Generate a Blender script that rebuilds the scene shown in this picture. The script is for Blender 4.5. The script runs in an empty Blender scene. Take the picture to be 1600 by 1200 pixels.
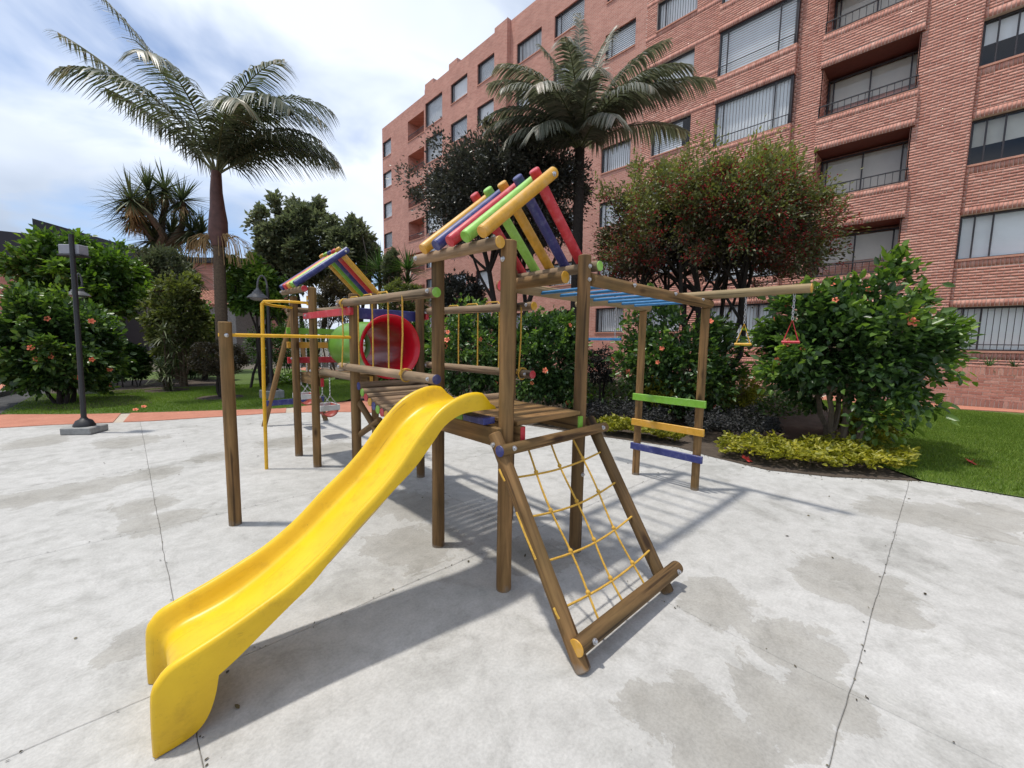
import bpy, math, random
import numpy as np
from mathutils import Vector, Matrix, Quaternion, noise as mnoise

# ------------------------------------------------------------------ camera
# world frame: X to the apartment building (and along the play platform), Y along its facade, Z up
FOC, PITCH, ROLL, YAW, EYE = 638.0, math.radians(5.75), math.radians(.96), math.radians(43.4), 1.55
cp, sp, cr, sr, cy, sy = math.cos(PITCH), math.sin(PITCH), math.cos(ROLL), math.sin(ROLL), math.cos(YAW), math.sin(YAW)
CM = np.array([[cr, -sr, 0], [sr, cr, 0], [0, 0, 1]]) @ np.array([[1, 0, 0], [0, -sp, -cp], [0, cp, -sp]]) @ np.array([[cy, -sy, 0], [sy, cy, 0], [0, 0, 1]])
CAMP = np.array([0, 0, EYE])
scene = bpy.context.scene
col = scene.collection
cam = bpy.data.cameras.new('camera'); camo = bpy.data.objects.new('camera', cam); col.objects.link(camo)
m3 = Matrix([[CM[0][i], -CM[1][i], -CM[2][i]] for i in range(3)])
camo.matrix_world = Matrix.Translation((0, 0, EYE)) @ m3.to_4x4()
cam.sensor_width = 36; cam.lens = FOC / 1600 * 36; cam.clip_start = .05; cam.clip_end = 2000
scene.camera = camo
def ray(x, y): return CM.T @ np.array([(x - 800) / FOC, (y - 600) / FOC, 1.])
def gnd(x, y, z=0.):
    d = ray(x, y); return CAMP + d * ((z - EYE) / d[2])
def atX(x, y, X):
    d = ray(x, y); return CAMP + d * (X / d[0])
def atY(x, y, Y):
    d = ray(x, y); return CAMP + d * (Y / d[1])
def atD(x, y, D):
    d = ray(x, y); return CAMP + d * (D / math.hypot(d[0], d[1]))
RIGHT = Vector((cy, -sy, 0)); AWAY = Vector((sy, cy, 0))

# ------------------------------------------------------------------ sky, sun, exposure
SUN = Vector((-.435, .372, 2.0)).normalized()
world = bpy.data.worlds.new('World'); scene.world = world; world.use_nodes = True
nt = world.node_tree; nt.nodes.clear()
def N(t, kind, **kw):
    n = t.nodes.new(kind)
    for k, v in kw.items():
        if k.startswith('_'): setattr(n, k[1:], v)
        else: n.inputs[k.replace('__', ' ')].default_value = v
    return n
def LK(t, a, b): t.links.new(a, b)
sky = N(nt, 'ShaderNodeTexSky', _sky_type='NISHITA', _sun_disc=False, _sun_elevation=math.asin(SUN.z), _sun_rotation=math.atan2(SUN.x, SUN.y))
sky.altitude = 2600; sky.dust_density = .6
bg1 = N(nt, 'ShaderNodeBackground', Strength=.10)
LK(nt, sky.outputs[0], bg1.inputs[0])
tc = N(nt, 'ShaderNodeTexCoord')
sepv = N(nt, 'ShaderNodeSeparateXYZ'); LK(nt, tc.outputs['Generated'], sepv.inputs[0])
# project the view direction on a flat cloud layer so clouds foreshorten to the horizon
zz = N(nt, 'ShaderNodeMath', _operation='MAXIMUM'); LK(nt, sepv.outputs[2], zz.inputs[0]); zz.inputs[1].default_value = 0.0
za = N(nt, 'ShaderNodeMath', _operation='ADD'); LK(nt, zz.outputs[0], za.inputs[0]); za.inputs[1].default_value = .32
dv = N(nt, 'ShaderNodeVectorMath', _operation='SCALE')
inv = N(nt, 'ShaderNodeMath', _operation='DIVIDE'); inv.inputs[0].default_value = 1.0; LK(nt, za.outputs[0], inv.inputs[1])
LK(nt, tc.outputs['Generated'], dv.inputs[0]); LK(nt, inv.outputs[0], dv.inputs['Scale'])
mp = N(nt, 'ShaderNodeMapping', Location=(3.2, 1.7, .4), Scale=(1., 1., .35)); LK(nt, dv.outputs[0], mp.inputs[0])
n1 = N(nt, 'ShaderNodeTexNoise', Scale=1.5, Detail=6., Roughness=.5, Distortion=.35); LK(nt, mp.outputs[0], n1.inputs['Vector'])
n2 = N(nt, 'ShaderNodeTexNoise', Scale=1.0, Detail=5., Roughness=.45, Distortion=.2)
mp2 = N(nt, 'ShaderNodeMapping', Location=(9.3, 4.1, 0.), Scale=(1., 1., .5)); LK(nt, dv.outputs[0], mp2.inputs[0]); LK(nt, mp2.outputs[0], n2.inputs['Vector'])
rc = N(nt, 'ShaderNodeValToRGB'); LK(nt, n1.outputs[0], rc.inputs[0])
rc.color_ramp.elements[0].position = .36; rc.color_ramp.elements[0].color = (.10, .10, .10, 1)
rc.color_ramp.elements[1].position = .50; rc.color_ramp.elements[1].color = (1, 1, 1, 1)
rs = N(nt, 'ShaderNodeValToRGB'); LK(nt, n2.outputs[0], rs.inputs[0])
rs.color_ramp.elements[0].position = .38; rs.color_ramp.elements[0].color = (.28, .335, .425, 1)
rs.color_ramp.elements[1].position = .60; rs.color_ramp.elements[1].color = (.54, .585, .66, 1)
bg2 = N(nt, 'ShaderNodeBackground', Strength=1.0); LK(nt, rs.outputs[0], bg2.inputs[0])
mx = N(nt, 'ShaderNodeMixShader'); LK(nt, rc.outputs[0], mx.inputs[0]); LK(nt, bg1.outputs[0], mx.inputs[1]); LK(nt, bg2.outputs[0], mx.inputs[2])
wo = N(nt, 'ShaderNodeOutputWorld'); LK(nt, mx.outputs[0], wo.inputs[0])
sl = bpy.data.lights.new('sun', 'SUN'); sl.energy = 1.9; sl.angle = math.radians(2.6); sl.color = (1, .95, .87)
so = bpy.data.objects.new('sun', sl); col.objects.link(so); so.rotation_euler = SUN.to_track_quat('Z', 'Y').to_euler(); so.location = (0, 0, 30)
vs = scene.view_settings; vs.view_transform = 'Standard'; vs.look = 'None'; vs.exposure = .88; vs.gamma = 1
vs.use_curve_mapping = False

# ------------------------------------------------------------------ helpers
rng = np.random.default_rng(7); random.seed(7)
WM = {}
def V(*a): return Vector(a if len(a) > 1 else a[0])
class MB:
    def __init__(s): s.v = []; s.f = []
    def add(s, vs, fs):
        o = len(s.v); s.v += [tuple(map(float, q)) for q in vs]; s.f += [tuple(i + o for i in f) for f in fs]; return s
    def box(s, a, b):
        (x0, y0, z0), (x1, y1, z1) = a, b
        x0, x1 = sorted((x0, x1)); y0, y1 = sorted((y0, y1)); z0, z1 = sorted((z0, z1))
        return s.add([(x0, y0, z0), (x1, y0, z0), (x1, y1, z0), (x0, y1, z0), (x0, y0, z1), (x1, y0, z1), (x1, y1, z1), (x0, y1, z1)],
                     [(3, 2, 1, 0), (4, 5, 6, 7), (0, 1, 5, 4), (1, 2, 6, 5), (2, 3, 7, 6), (3, 0, 4, 7)])
    def bbox(s, a, b, e=.004):     # box with chamfered edges
        a, b = np.minimum(a, b), np.maximum(a, b); e = min(e, *(np.array(b) - a) * .4)
        vs = []; idx = {}
        for ax in range(3):
            for sx in (0, 1):
                for sy_ in (0, 1):
                    for sz in (0, 1):
                        q = [(b if t else a)[i] for i, t in enumerate((sx, sy_, sz))]
                        for i, t in enumerate((sx, sy_, sz)):
                            if i != ax: q[i] += -e if t else e
                        idx[ax, sx, sy_, sz] = len(vs); vs.append(q)
        fs = []
        for ax in range(3):
            for t in (0, 1):
                o1, o2 = [i for i in range(3) if i != ax]
                q = []
                for (p_, q_) in ((0, 0), (1, 0), (1, 1), (0, 1)):
                    k = [0, 0, 0]; k[ax] = t; k[o1] = p_; k[o2] = q_; q.append(idx[(ax, *k)])
                flip = (t == 1) ^ (ax == 1)
                fs.append(tuple(q if flip else q[::-1]))
        for ax in range(3):       # edge chamfers along axis ax
            o1, o2 = [i for i in range(3) if i != ax]
            for p_ in (0, 1):
                for q_ in (0, 1):
                    k0 = [0, 0, 0]; k0[o1] = p_; k0[o2] = q_; k1 = list(k0); k1[ax] = 1
                    f = (idx[(o1, *k0)], idx[(o1, *k1)], idx[(o2, *k1)], idx[(o2, *k0)])
                    flip = (p_ ^ q_) ^ (ax == 1)
                    fs.append(f if flip else f[::-1])
        for sx in (0, 1):
            for sy_ in (0, 1):
                for sz in (0, 1):
                    f = tuple(idx[ax, sx, sy_, sz] for ax in range(3))
                    fs.append(f if (sx + sy_ + sz) % 2 else f[::-1])
        return s.add(vs, fs)
    def tube(s, pts, rad, n=8, cap=True):
        pts = [V(p) for p in pts]
        if not hasattr(rad, '__len__'): rad = [rad] * len(pts)
        rings = []; up = None; o = len(s.v)
        for i, p in enumerate(pts):
            t = (pts[min(i + 1, len(pts) - 1)] - pts[max(i - 1, 0)]).normalized()
            if up is None: up = t.orthogonal().normalized()
            up = (up - t * up.dot(t)).normalized(); sd = t.cross(up)
            for k in range(n):
                a = 2 * math.pi * k / n
                s.v.append(tuple(p + (up * math.cos(a) + sd * math.sin(a)) * rad[i]))
        for i in range(len(pts) - 1):
            for k in range(n):
                s.f.append((o + i * n + k, o + i * n + (k + 1) % n, o + (i + 1) * n + (k + 1) % n, o + (i + 1) * n + k))
        if cap:
            s.f.append(tuple(o + k for k in range(n))[::-1]); s.f.append(tuple(o + (len(pts) - 1) * n + k for k in range(n)))
        return s
    def lathe(s, prof, c=(0, 0, 0), n=20):
        o = len(s.v)
        for (r, z) in prof:
            for k in range(n):
                a = 2 * math.pi * k / n; s.v.append((c[0] + r * math.cos(a), c[1] + r * math.sin(a), c[2] + z))
        for i in range(len(prof) - 1):
            for k in range(n):
                s.f.append((o + i * n + k, o + i * n + (k + 1) % n, o + (i + 1) * n + (k + 1) % n, o + (i + 1) * n + k))
        return s
    def sphere(s, c, r, n=8, m=5):
        return s.lathe([(max(r[0] if hasattr(r, '__len__') else r, 0) * math.sin(math.pi * i / m) + 1e-5, (r[1] if hasattr(r, '__len__') else r) * -math.cos(math.pi * i / m)) for i in range(m + 1)], c, n)
def place(o, mat, parent=None):
    WM[o.name] = mat.copy()
    if parent is not None:
        o.parent = parent; o.matrix_parent_inverse = WM[parent.name].inverted()
    o.matrix_basis = mat
def tag(o, label=None, cat=None, group=None, kind=None):
    if label: o['label'] = label
    if cat: o['category'] = cat
    if group: o['group'] = group
    if kind: o['kind'] = kind
    return o
def mesh_of(name, mb, mat, smooth=True, ang=40):
    me = bpy.data.meshes.new(name); me.from_pydata(mb.v, [], mb.f)
    for m in (mat if isinstance(mat, (list, tuple)) else [mat]): me.materials.append(m)
    if smooth:
        me.shade_smooth(); me.set_sharp_from_angle(angle=math.radians(ang))
    me.update(); return me
def obj(name, mb, mat, parent=None, base=None, smooth=True, ang=40, mw=None):
    """one mesh object; verts are in world space unless mw (local build) is given"""
    me = mb if isinstance(mb, bpy.types.Mesh) else None
    if me is None:
        if mw is None:
            if base is None:
                a = np.array(mb.v); base = ((a[:, 0].min() + a[:, 0].max()) / 2, (a[:, 1].min() + a[:, 1].max()) / 2, a[:, 2].min())
            b = MB(); b.v = [(x - base[0], y - base[1], z - base[2]) for x, y, z in mb.v]; b.f = mb.f; mb = b
            mw = Matrix.Translation(base)
        me = mesh_of(name, mb, mat, smooth, ang)
    o = bpy.data.objects.new(name, me); col.objects.link(o); place(o, mw if mw is not None else Matrix.Translation(base or (0, 0, 0)), parent)
    return o
def empty(name, loc, label, cat, group=None):
    o = bpy.data.objects.new(name, None); col.objects.link(o); o.empty_display_size = .1
    place(o, Matrix.Translation(loc)); return tag(o, label, cat, group)
def axis_mat(p0, p1, spin=0.):
    d = V(p1) - V(p0); q = d.to_track_quat('Z', 'Y')
    return Matrix.Translation(p0) @ q.to_matrix().to_4x4() @ Matrix.Rotation(spin, 4, 'Z'), d.length
def fast_mesh(name, verts, faces, mat, rnd=None, k=None):
    """numpy mesh: faces (n,k)"""
    verts = np.asarray(verts, np.float32); faces = np.asarray(faces, np.int32); n, k = faces.shape
    me = bpy.data.meshes.new(name); me.vertices.add(len(verts)); me.vertices.foreach_set('co', verts.ravel())
    me.loops.add(n * k); me.loops.foreach_set('vertex_index', faces.ravel())
    me.polygons.add(n); me.polygons.foreach_set('loop_start', np.arange(0, n * k, k, dtype=np.int32))
    me.update(calc_edges=True)
    if rnd is not None:
        at = me.attributes.new('rnd', 'FLOAT', 'FACE'); at.data.foreach_set('value', np.asarray(rnd, np.float32))
    me.materials.append(mat); return me
def fast_obj(name, verts, faces, mat, rnd=None, parent=None, base=(0, 0, 0)):
    b = np.asarray(base, float); me = fast_mesh(name, np.asarray(verts) - b, faces, mat, rnd)
    o = bpy.data.objects.new(name, me); col.objects.link(o); place(o, Matrix.Translation(base), parent); return o

# ------------------------------------------------------------------ materials
MT = {}
def newmat(name):
    m = bpy.data.materials.new(name); m.use_nodes = True; MT[name] = m
    t = m.node_tree; return m, t, t.nodes['Principled BSDF'], t.nodes['Material Output']
def ramp(t, fac, stops):
    r = N(t, 'ShaderNodeValToRGB'); LK(t, fac, r.inputs[0]); e = r.color_ramp.elements
    while len(e) > len(stops): e.remove(e[-1])
    while len(e) < len(stops): e.new(.5)
    for q, (p, c) in zip(e, stops): q.position = p; q.color = (*c, 1) if len(c) == 3 else c
    return r.outputs[0]
def noise(t, vec, scale, detail=4., rough=.55, dist=0.):
    n = N(t, 'ShaderNodeTexNoise', Scale=scale, Detail=detail, Roughness=rough, Distortion=dist)
    if vec is not None: LK(t, vec, n.inputs['Vector'])
    return n.outputs[0]
def mul(t, a, b, fac=1., mode='MULTIPLY'):
    m = N(t, 'ShaderNodeMix', _data_type='RGBA', _blend_type=mode)
    if hasattr(fac, 'is_linked') or hasattr(fac, 'node'): LK(t, fac, m.inputs[0])
    else: m.inputs[0].default_value = fac
    for s, i in ((a, 6), (b, 7)):
        if hasattr(s, 'node'): LK(t, s, m.inputs[i])
        else: m.inputs[i].default_value = (*s, 1) if len(s) == 3 else s
    return m.outputs[2]
def math_(t, op, a, b=None, clamp=False):
    m = N(t, 'ShaderNodeMath', _operation=op); m.use_clamp = clamp
    for i, s in enumerate((a, b)):
        if s is None: continue
        if hasattr(s, 'node'): LK(t, s, m.inputs[i])
        else: m.inputs[i].default_value = s
    return m.outputs[0]
def bump(t, h, bs, strength=.3, dist=.01):
    b = N(t, 'ShaderNodeBump', Strength=strength, Distance=dist); LK(t, h, b.inputs['Height']); LK(t, b.outputs[0], bs.inputs['Normal'])
def coords(t, kind='Object', scale=None):
    c = N(t, 'ShaderNodeTexCoord').outputs[kind] if kind != 'Position' else N(t, 'ShaderNodeNewGeometry').outputs['Position']
    if scale:
        m = N(t, 'ShaderNodeMapping', Scale=scale); LK(t, c, m.inputs[0]); return m.outputs[0]
    return c
def plain(name, c, rough=.5, metal=0., var=.15, nscale=9., bmp=0., spec=.5):
    m, t, b, o = newmat(name)
    n = noise(t, coords(t), nscale, 5)
    d = tuple(x * (1 - var) for x in c); u = tuple(min(x * (1 + var * .6), 1) for x in c)
    LK(t, ramp(t, n, [(.3, d), (.7, u)]), b.inputs['Base Color'])
    b.inputs['Roughness'].default_value = rough; b.inputs['Metallic'].default_value = metal; b.inputs['Specular IOR Level'].default_value = spec
    if bmp: bump(t, noise(t, coords(t), nscale * 6, 4), b, bmp, .004)
    return m
def wood(name, dark, light, grey=.25):
    m, t, b, o = newmat(name)
    oi = N(t, 'ShaderNodeObjectInfo'); c = coords(t)
    off = N(t, 'ShaderNodeVectorMath', _operation='ADD'); LK(t, c, off.inputs[0])
    cmb = N(t, 'ShaderNodeCombineXYZ'); sc = math_(t, 'MULTIPLY', oi.outputs['Random'], 37.)
    for i in range(3): LK(t, sc, cmb.inputs[i])
    LK(t, cmb.outputs[0], off.inputs[1])
    mpg = N(t, 'ShaderNodeMapping', Scale=(26, 26, 1.6)); LK(t, off.outputs[0], mpg.inputs[0])
    mpk = N(t, 'ShaderNodeMapping', Scale=(9, 9, 3.2)); LK(t, off.outputs[0], mpk.inputs[0])
    g = noise(t, mpg.outputs[0], 1., 6, .6, .4); k = noise(t, mpk.outputs[0], 1., 3, .5, .6)
    colr = ramp(t, g, [(.28, dark), (.72, light)])
    grn = ramp(t, noise(t, off.outputs[0], 2.2, 4), [(.35, (.75, .78, .72)), (.65, (1.12, 1.06, 1.0))])
    colr = mul(t, colr, grn, 1.)
    rv = ramp(t, oi.outputs['Random'], [(0, (.82, .82, .8)), (1, (1.15, 1.1, 1.05))]); colr = mul(t, colr, rv, 1.)
    vk = N(t, 'ShaderNodeTexVoronoi', Scale=1.0); mpv = N(t, 'ShaderNodeMapping', Scale=(7, 7, 2.6)); LK(t, off.outputs[0], mpv.inputs[0]); LK(t, mpv.outputs[0], vk.inputs['Vector'])
    kn = ramp(t, vk.outputs['Distance'], [(.09, (.34, .28, .24)), (.2, (1, 1, 1))]); colr = mul(t, colr, kn, 1.)
    mpc = N(t, 'ShaderNodeMapping', Scale=(30, 30, .9)); LK(t, off.outputs[0], mpc.inputs[0])
    ck = ramp(t, noise(t, mpc.outputs[0], 1., 2, .4), [(.64, (1, 1, 1)), (.68, (.30, .27, .25))]); colr = mul(t, colr, ck, .85)
    pz = N(t, 'ShaderNodeSeparateXYZ'); LK(t, coords(t, 'Position'), pz.inputs[0])
    ft = ramp(t, math_(t, 'ADD', pz.outputs[2], math_(t, 'MULTIPLY', noise(t, coords(t, 'Position'), 16., 5), .16)), [(.08, (.7, .7, .7)), (.125, (0, 0, 0))]); colr = mul(t, colr, (.22, .195, .165), ft, 'MIX')
    LK(t, colr, b.inputs['Base Color']); b.inputs['Roughness'].default_value = .72; b.inputs['Specular IOR Level'].default_value = .3
    bump(t, math_(t, 'ADD', g, math_(t, 'MULTIPLY', k, .6)), b, .35, .006); return m
wood('wood_post', (.070, .041, .019), (.225, .137, .060))
wood('wood_warm', (.10, .057, .023), (.31, .188, .08))
wood('wood_pale', (.13, .088, .056), (.36, .268, .185))
wood('wood_blond', (.26, .185, .10), (.43, .33, .20))  # palest wood tone, for one overhead rail and the trapeze beam
def paint(name, c, rough=.42):
    m, t, b, o = newmat(name)
    cc = coords(t); n = noise(t, cc, 14., 6, .65)
    base = ramp(t, n, [(.25, tuple(x * .74 for x in c)), (.5, c), (.72, tuple(min(1, x * .85 + .10) for x in c))])
    mpw = N(t, 'ShaderNodeMapping', Scale=(34, 34, 4.)); LK(t, cc, mpw.inputs[0])
    w = ramp(t, noise(t, mpw.outputs[0], 1., 5, .7), [(.66, (0, 0, 0)), (.71, (1, 1, 1))])
    LK(t, mul(t, base, (.32, .24, .15), w, 'MIX'), b.inputs['Base Color']); b.inputs['Roughness'].default_value = rough
    bump(t, n, b, .2, .003); return m
PC = dict(red=(.50, .022, .035), blue=(.028, .036, .17), green=(.19, .43, .035), orange=(.62, .32, .03), lime=(.27, .55, .09), yellow=(.66, .36, .02), sky=(.025, .17, .38), brown=(.28, .13, .04))
for k, v in PC.items(): paint('paint_' + k, v)
m, t, b, o = newmat('slide_plastic')
ps = coords(t, 'Position'); nn = noise(t, ps, 5., 6, .6); fine = noise(t, coords(t, 'Position', (10, 60, 60)), 2., 5, .7)
cc = ramp(t, nn, [(.3, (.70, .43, .006)), (.7, (.80, .51, .008))])
sepz = N(t, 'ShaderNodeSeparateXYZ'); LK(t, ps, sepz.inputs[0])
scf = ramp(t, noise(t, ps, 9., 8, .75), [(.52, (1, 1, 1)), (.72, (.74, .70, .66))])
cc = mul(t, cc, scf, .8)
cc = mul(t, cc, ramp(t, fine, [(.62, (1, 1, 1)), (.72, (.74, .68, .7))]), .8)
scr = noise(t, coords(t, 'Position', (2.2, 130, 3.)), 1., 3, .5); cc = mul(t, cc, ramp(t, scr, [(.67, (1, 1, 1)), (.70, (.66, .58, .5))]), .7)
low = ramp(t, math_(t, 'ADD', sepz.outputs[2], math_(t, 'MULTIPLY', noise(t, ps, 7., 8, .7), .25)), [(.12, (.72, .66, .56)), (.36, (1, 1, 1))]); cc = mul(t, cc, low, .8)
cc = mul(t, cc, ramp(t, noise(t, ps, 55., 2, .5), [(.77, (1, 1, 1)), (.8, (.35, .25, .15))]), .8)
LK(t, cc, b.inputs['Base Color']); b.inputs['Roughness'].default_value = .38
bump(t, noise(t, ps, 22., 3), b, .06, .004)
plain('tunnel_green', (.13, .30, .035), .3, var=.25, nscale=4.); plain('tunnel_red', (.60, .012, .026), .25, var=.15, nscale=3.)
plain('rope', (.62, .36, .05), .8, var=.3, nscale=80., bmp=.6)
plain('steel', (.55, .55, .56), .35, .9); plain('yellow_steel', (.74, .40, .012), .38, var=.12, nscale=14.)
plain('lamp_black', (.018, .018, .02), .5); plain('lamp_grey', (.10, .10, .105), .45); plain('lamp_glass', (.28, .28, .31), .3)
plain('frame_dark', (.035, .03, .035), .45); plain('railing_black', (.03, .03, .035), .5)
plain('blind_white', (.92, .92, .92), .8, var=.06, nscale=2.); plain('blind_cream', (.60, .57, .50), .8, var=.1, nscale=2.)
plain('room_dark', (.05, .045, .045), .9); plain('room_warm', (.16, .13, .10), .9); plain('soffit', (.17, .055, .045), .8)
plain('black_clad', (.018, .021, .03), .55, nscale=1.); plain('white_wall', (.72, .72, .72), .7)
plain('soil', (.055, .038, .026), .95, var=.4, nscale=14., bmp=.8); plain('stone_grey', (.28, .28, .27), .85, var=.25, nscale=12., bmp=.5)
plain('bark_dark', (.035, .027, .022), .95, var=.4, nscale=18., bmp=.8); plain('bark_brown', (.12, .085, .055), .95, var=.35, nscale=20., bmp=.8)
plain('bark_pale', (.20, .155, .11), .9, var=.3, nscale=16., bmp=.6); plain('swing_rubber', (.30, .05, .035), .5); plain('swing_white', (.55, .55, .53), .5)
plain('petal', (.80, .20, .10), .6, var=.25, nscale=30.); plain('petal_red', (.62, .06, .05), .6); plain('berry', (.26, .012, .016), .35); plain('straw', (.42, .28, .13), .9, var=.3)
plain('frond_stalk', (.10, .11, .045), .5); plain('crownshaft', (.115, .05, .04), .6, var=.35, nscale=6.)
def leafmat(name, stops, rough=.45, trans=.22, spec=.5, tm=(1.5, 1.7, .6)):
    if name in ('leaf_palm', 'leaf_palm2', 'leaf_dark', 'leaf_grey', 'leaf_purple', 'leaf_yucca'): tm = (1.1, 1.2, .85)
    m, t, b, o = newmat(name)
    a = N(t, 'ShaderNodeAttribute', _attribute_name='rnd')
    c = ramp(t, a.outputs['Fac'], stops)
    LK(t, c, b.inputs['Base Color']); b.inputs['Roughness'].default_value = rough; b.inputs['Specular IOR Level'].default_value = spec
    tr = N(t, 'ShaderNodeBsdfTranslucent'); LK(t, mul(t, c, tm, 1.), tr.inputs[0])
    ms = N(t, 'ShaderNodeMixShader', Fac=trans); LK(t, b.outputs[0], ms.inputs[1]); LK(t, tr.outputs[0], ms.inputs[2]); LK(t, ms.outputs[0], o.inputs[0])
    return m
leafmat('leaf_hibiscus', [(0, (.020, .044, .018)), (.5, (.052, .104, .030)), (.8, (.12, .205, .038)), (1, (.22, .33, .045))], .36, .26)
leafmat('leaf_coto', [(0, (.070, .034, .026)), (.30, (.078, .062, .038)), (.55, (.115, .125, .05)), (.8, (.175, .19, .065)), (1, (.27, .27, .10))], .5)
leafmat('leaf_dark', [(0, (.034, .035, .028)), (.6, (.070, .072, .060)), (1, (.16, .155, .13))], .36)
leafmat('leaf_bright', [(0, (.024, .052, .015)), (.5, (.065, .13, .026)), (1, (.18, .29, .04))], .42, .28)
leafmat('leaf_grey', [(0, (.075, .09, .052)), (.5, (.145, .17, .095)), (1, (.27, .29, .165))], .5, .3)
leafmat('leaf_olive', [(0, (.045, .055, .022)), (.5, (.10, .12, .04)), (1, (.21, .23, .07))], .5, .3)
leafmat('leaf_purple', [(0, (.018, .018, .018)), (.6, (.042, .044, .042)), (1, (.10, .092, .098))], .6, .15, .2)
leafmat('leaf_bronze', [(0, (.028, .024, .016)), (.6, (.075, .06, .035)), (1, (.17, .14, .08))], .4)
leafmat('leaf_golden', [(0, (.10, .12, .012)), (.5, (.27, .26, .022)), (1, (.46, .40, .035))], .5)
leafmat('leaf_palm', [(0, (.040, .052, .030)), (.5, (.080, .098, .056)), (.85, (.13, .145, .088)), (1, (.24, .20, .12))], .42, .3)
leafmat('leaf_palm2', [(0, (.070, .082, .058)), (.5, (.145, .155, .112)), (.85, (.235, .228, .178)), (1, (.35, .30, .23))], .45, .3)
leafmat('leaf_yucca', [(0, (.03, .045, .022)), (.6, (.075, .105, .045)), (1, (.15, .17, .075))], .45)
leafmat('leaf_spear', [(0, (.02, .05, .018)), (.6, (.05, .11, .03)), (1, (.13, .20, .06))], .45)
leafmat('grass_blade', [(0, (.09, .155, .02)), (.5, (.15, .24, .032)), (1, (.26, .33, .07))], .6, .25, .25)

# concrete with puddle stains and darker patches at their places
m, t, b, o = newmat('concrete'); ps = coords(t, 'Position')
big = noise(t, ps, .55, 7, .6, .3); mid = noise(t, ps, 7., 12, .74, .3); fin = noise(t, ps, 70., 5, .7)
cc = ramp(t, mid, [(.28, (.365, .358, .343)), (.47, (.45, .443, .427)), (.58, (.49, .483, .467)), (.74, (.53, .523, .507))])
cc = mul(t, cc, ramp(t, big, [(.3, (.86, .86, .85)), (.65, (1.04, 1.04, 1.04))]), 1.)
cc = mul(t, cc, ramp(t, fin, [(.3, (.86, .86, .86)), (.6, (1.05, 1.05, 1.05))]), 1.)
edge = math_(t, 'ADD', math_(t, 'MULTIPLY', math_(t, 'SUBTRACT', noise(t, ps, 2.6, 12, .70, .6), .5), 2.0), math_(t, 'MULTIPLY', math_(t, 'SUBTRACT', mid, .5), .9))
mask = None
SP = [((1340, 905), .26), ((1375, 945), .16), ((1300, 920), .14), ((1210, 1110), .17), ((1290, 1085), .13), ((1090, 1120), .20), ((1140, 1170), .16), ((1000, 1090), .1), ((1430, 800), .30), ((1510, 815), .34), ((1390, 800), .22), ((1560, 800), .25), ((235, 740), .24), ((228, 790), .22), ((250, 815), .22), ((120, 765), .28), ((40, 780), .26), ((330, 715), .22), ((60, 690), .36), ((200, 690), .34), ((450, 690), .32), ((520, 700), .28), ((640, 790), .3), ((220, 1000), .12), ((1130, 945), .20), ((1230, 1000), .2), ((650, 850), .3), ((840, 870), .25)]
for (px, R) in SP:
    q = gnd(*px); ds = N(t, 'ShaderNodeVectorMath', _operation='DISTANCE'); LK(t, ps, ds.inputs[0]); ds.inputs[1].default_value = tuple(q)
    e = math_(t, 'SUBTRACT', 1., math_(t, 'DIVIDE', ds.outputs['Value'], R * 1.6))
    mask = e if mask is None else math_(t, 'MAXIMUM', mask, e)
mask = math_(t, 'ADD', mask, edge)
mk = ramp(t, mask, [(.255, (0, 0, 0)), (.285, (.72, .72, .72)), (.5, (.8, .8, .8)), (.9, (1, 1, 1))])
cc = mul(t, cc, mul(t, cc, (.73, .715, .68), 1.), mk, 'MIX')
thin = ramp(t, noise(t, coords(t, 'Position', (1, 1, 1)), 1.3, 10, .7, .8), [(.55, (1, 1, 1)), (.60, (.88, .88, .87)), (.72, (.78, .78, .77))])
cc = mul(t, cc, ramp(t, noise(t, ps, 2.3, 10, .74, .5), [(.40, (.90, .90, .895)), (.46, (1., 1., 1.)), (.62, (1.0, 1., 1.)), (.66, (1.08, 1.08, 1.08))]), 1.)
cc = mul(t, cc, ramp(t, noise(t, coords(t, 'Position', (9, 3, 1)), 1.6, 8, .7), [(.60, (1, 1, 1)), (.68, (.90, .90, .90))]), .8)
cc = mul(t, cc, thin, 1.)
spk = ramp(t, noise(t, ps, 38., 3, .5), [(.74, (1, 1, 1)), (.79, (.55, .54, .52))]); cc = mul(t, cc, spk, .7)
LK(t, cc, b.inputs['Base Color']); b.inputs['Roughness'].default_value = .88; b.inputs['Specular IOR Level'].default_value = .25
bump(t, math_(t, 'ADD', math_(t, 'MULTIPLY', fin, .5), mid), b, .35, .006)
def ground_mat(name, a, c, s1=3., s2=40., rough=.95, bm=.5):
    m, t, b, o = newmat(name); ps = coords(t, 'Position')
    cc = mul(t, ramp(t, noise(t, ps, s1, 8, .65, .3), [(.3, a), (.7, c)]), ramp(t, noise(t, ps, s2, 5, .7), [(.25, (.75, .75, .75)), (.7, (1.1, 1.1, 1.1))]), 1.)
    LK(t, cc, b.inputs['Base Color']); b.inputs['Roughness'].default_value = rough; bump(t, noise(t, ps, s2, 5, .7), b, bm, .01)
ground_mat('path_salmon', (.42, .165, .105), (.52, .225, .15)); ground_mat('joint_pale', (.42, .36, .29), (.52, .46, .38)); ground_mat('lawn_soil', (.06, .10, .016), (.10, .155, .028), 1.2, 60.)
ground_mat('bed_soil', (.05, .036, .026), (.10, .075, .055), 4., 30., .95, 1.); ground_mat('earth', (.10, .085, .065), (.16, .14, .11)); ground_mat('sub_base', (.17, .162, .15), (.27, .26, .245))
ground_mat('kerb_grey', (.12, .12, .115), (.2, .2, .19)); ground_mat('tar', (.03, .03, .032), (.07, .07, .07))
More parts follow.
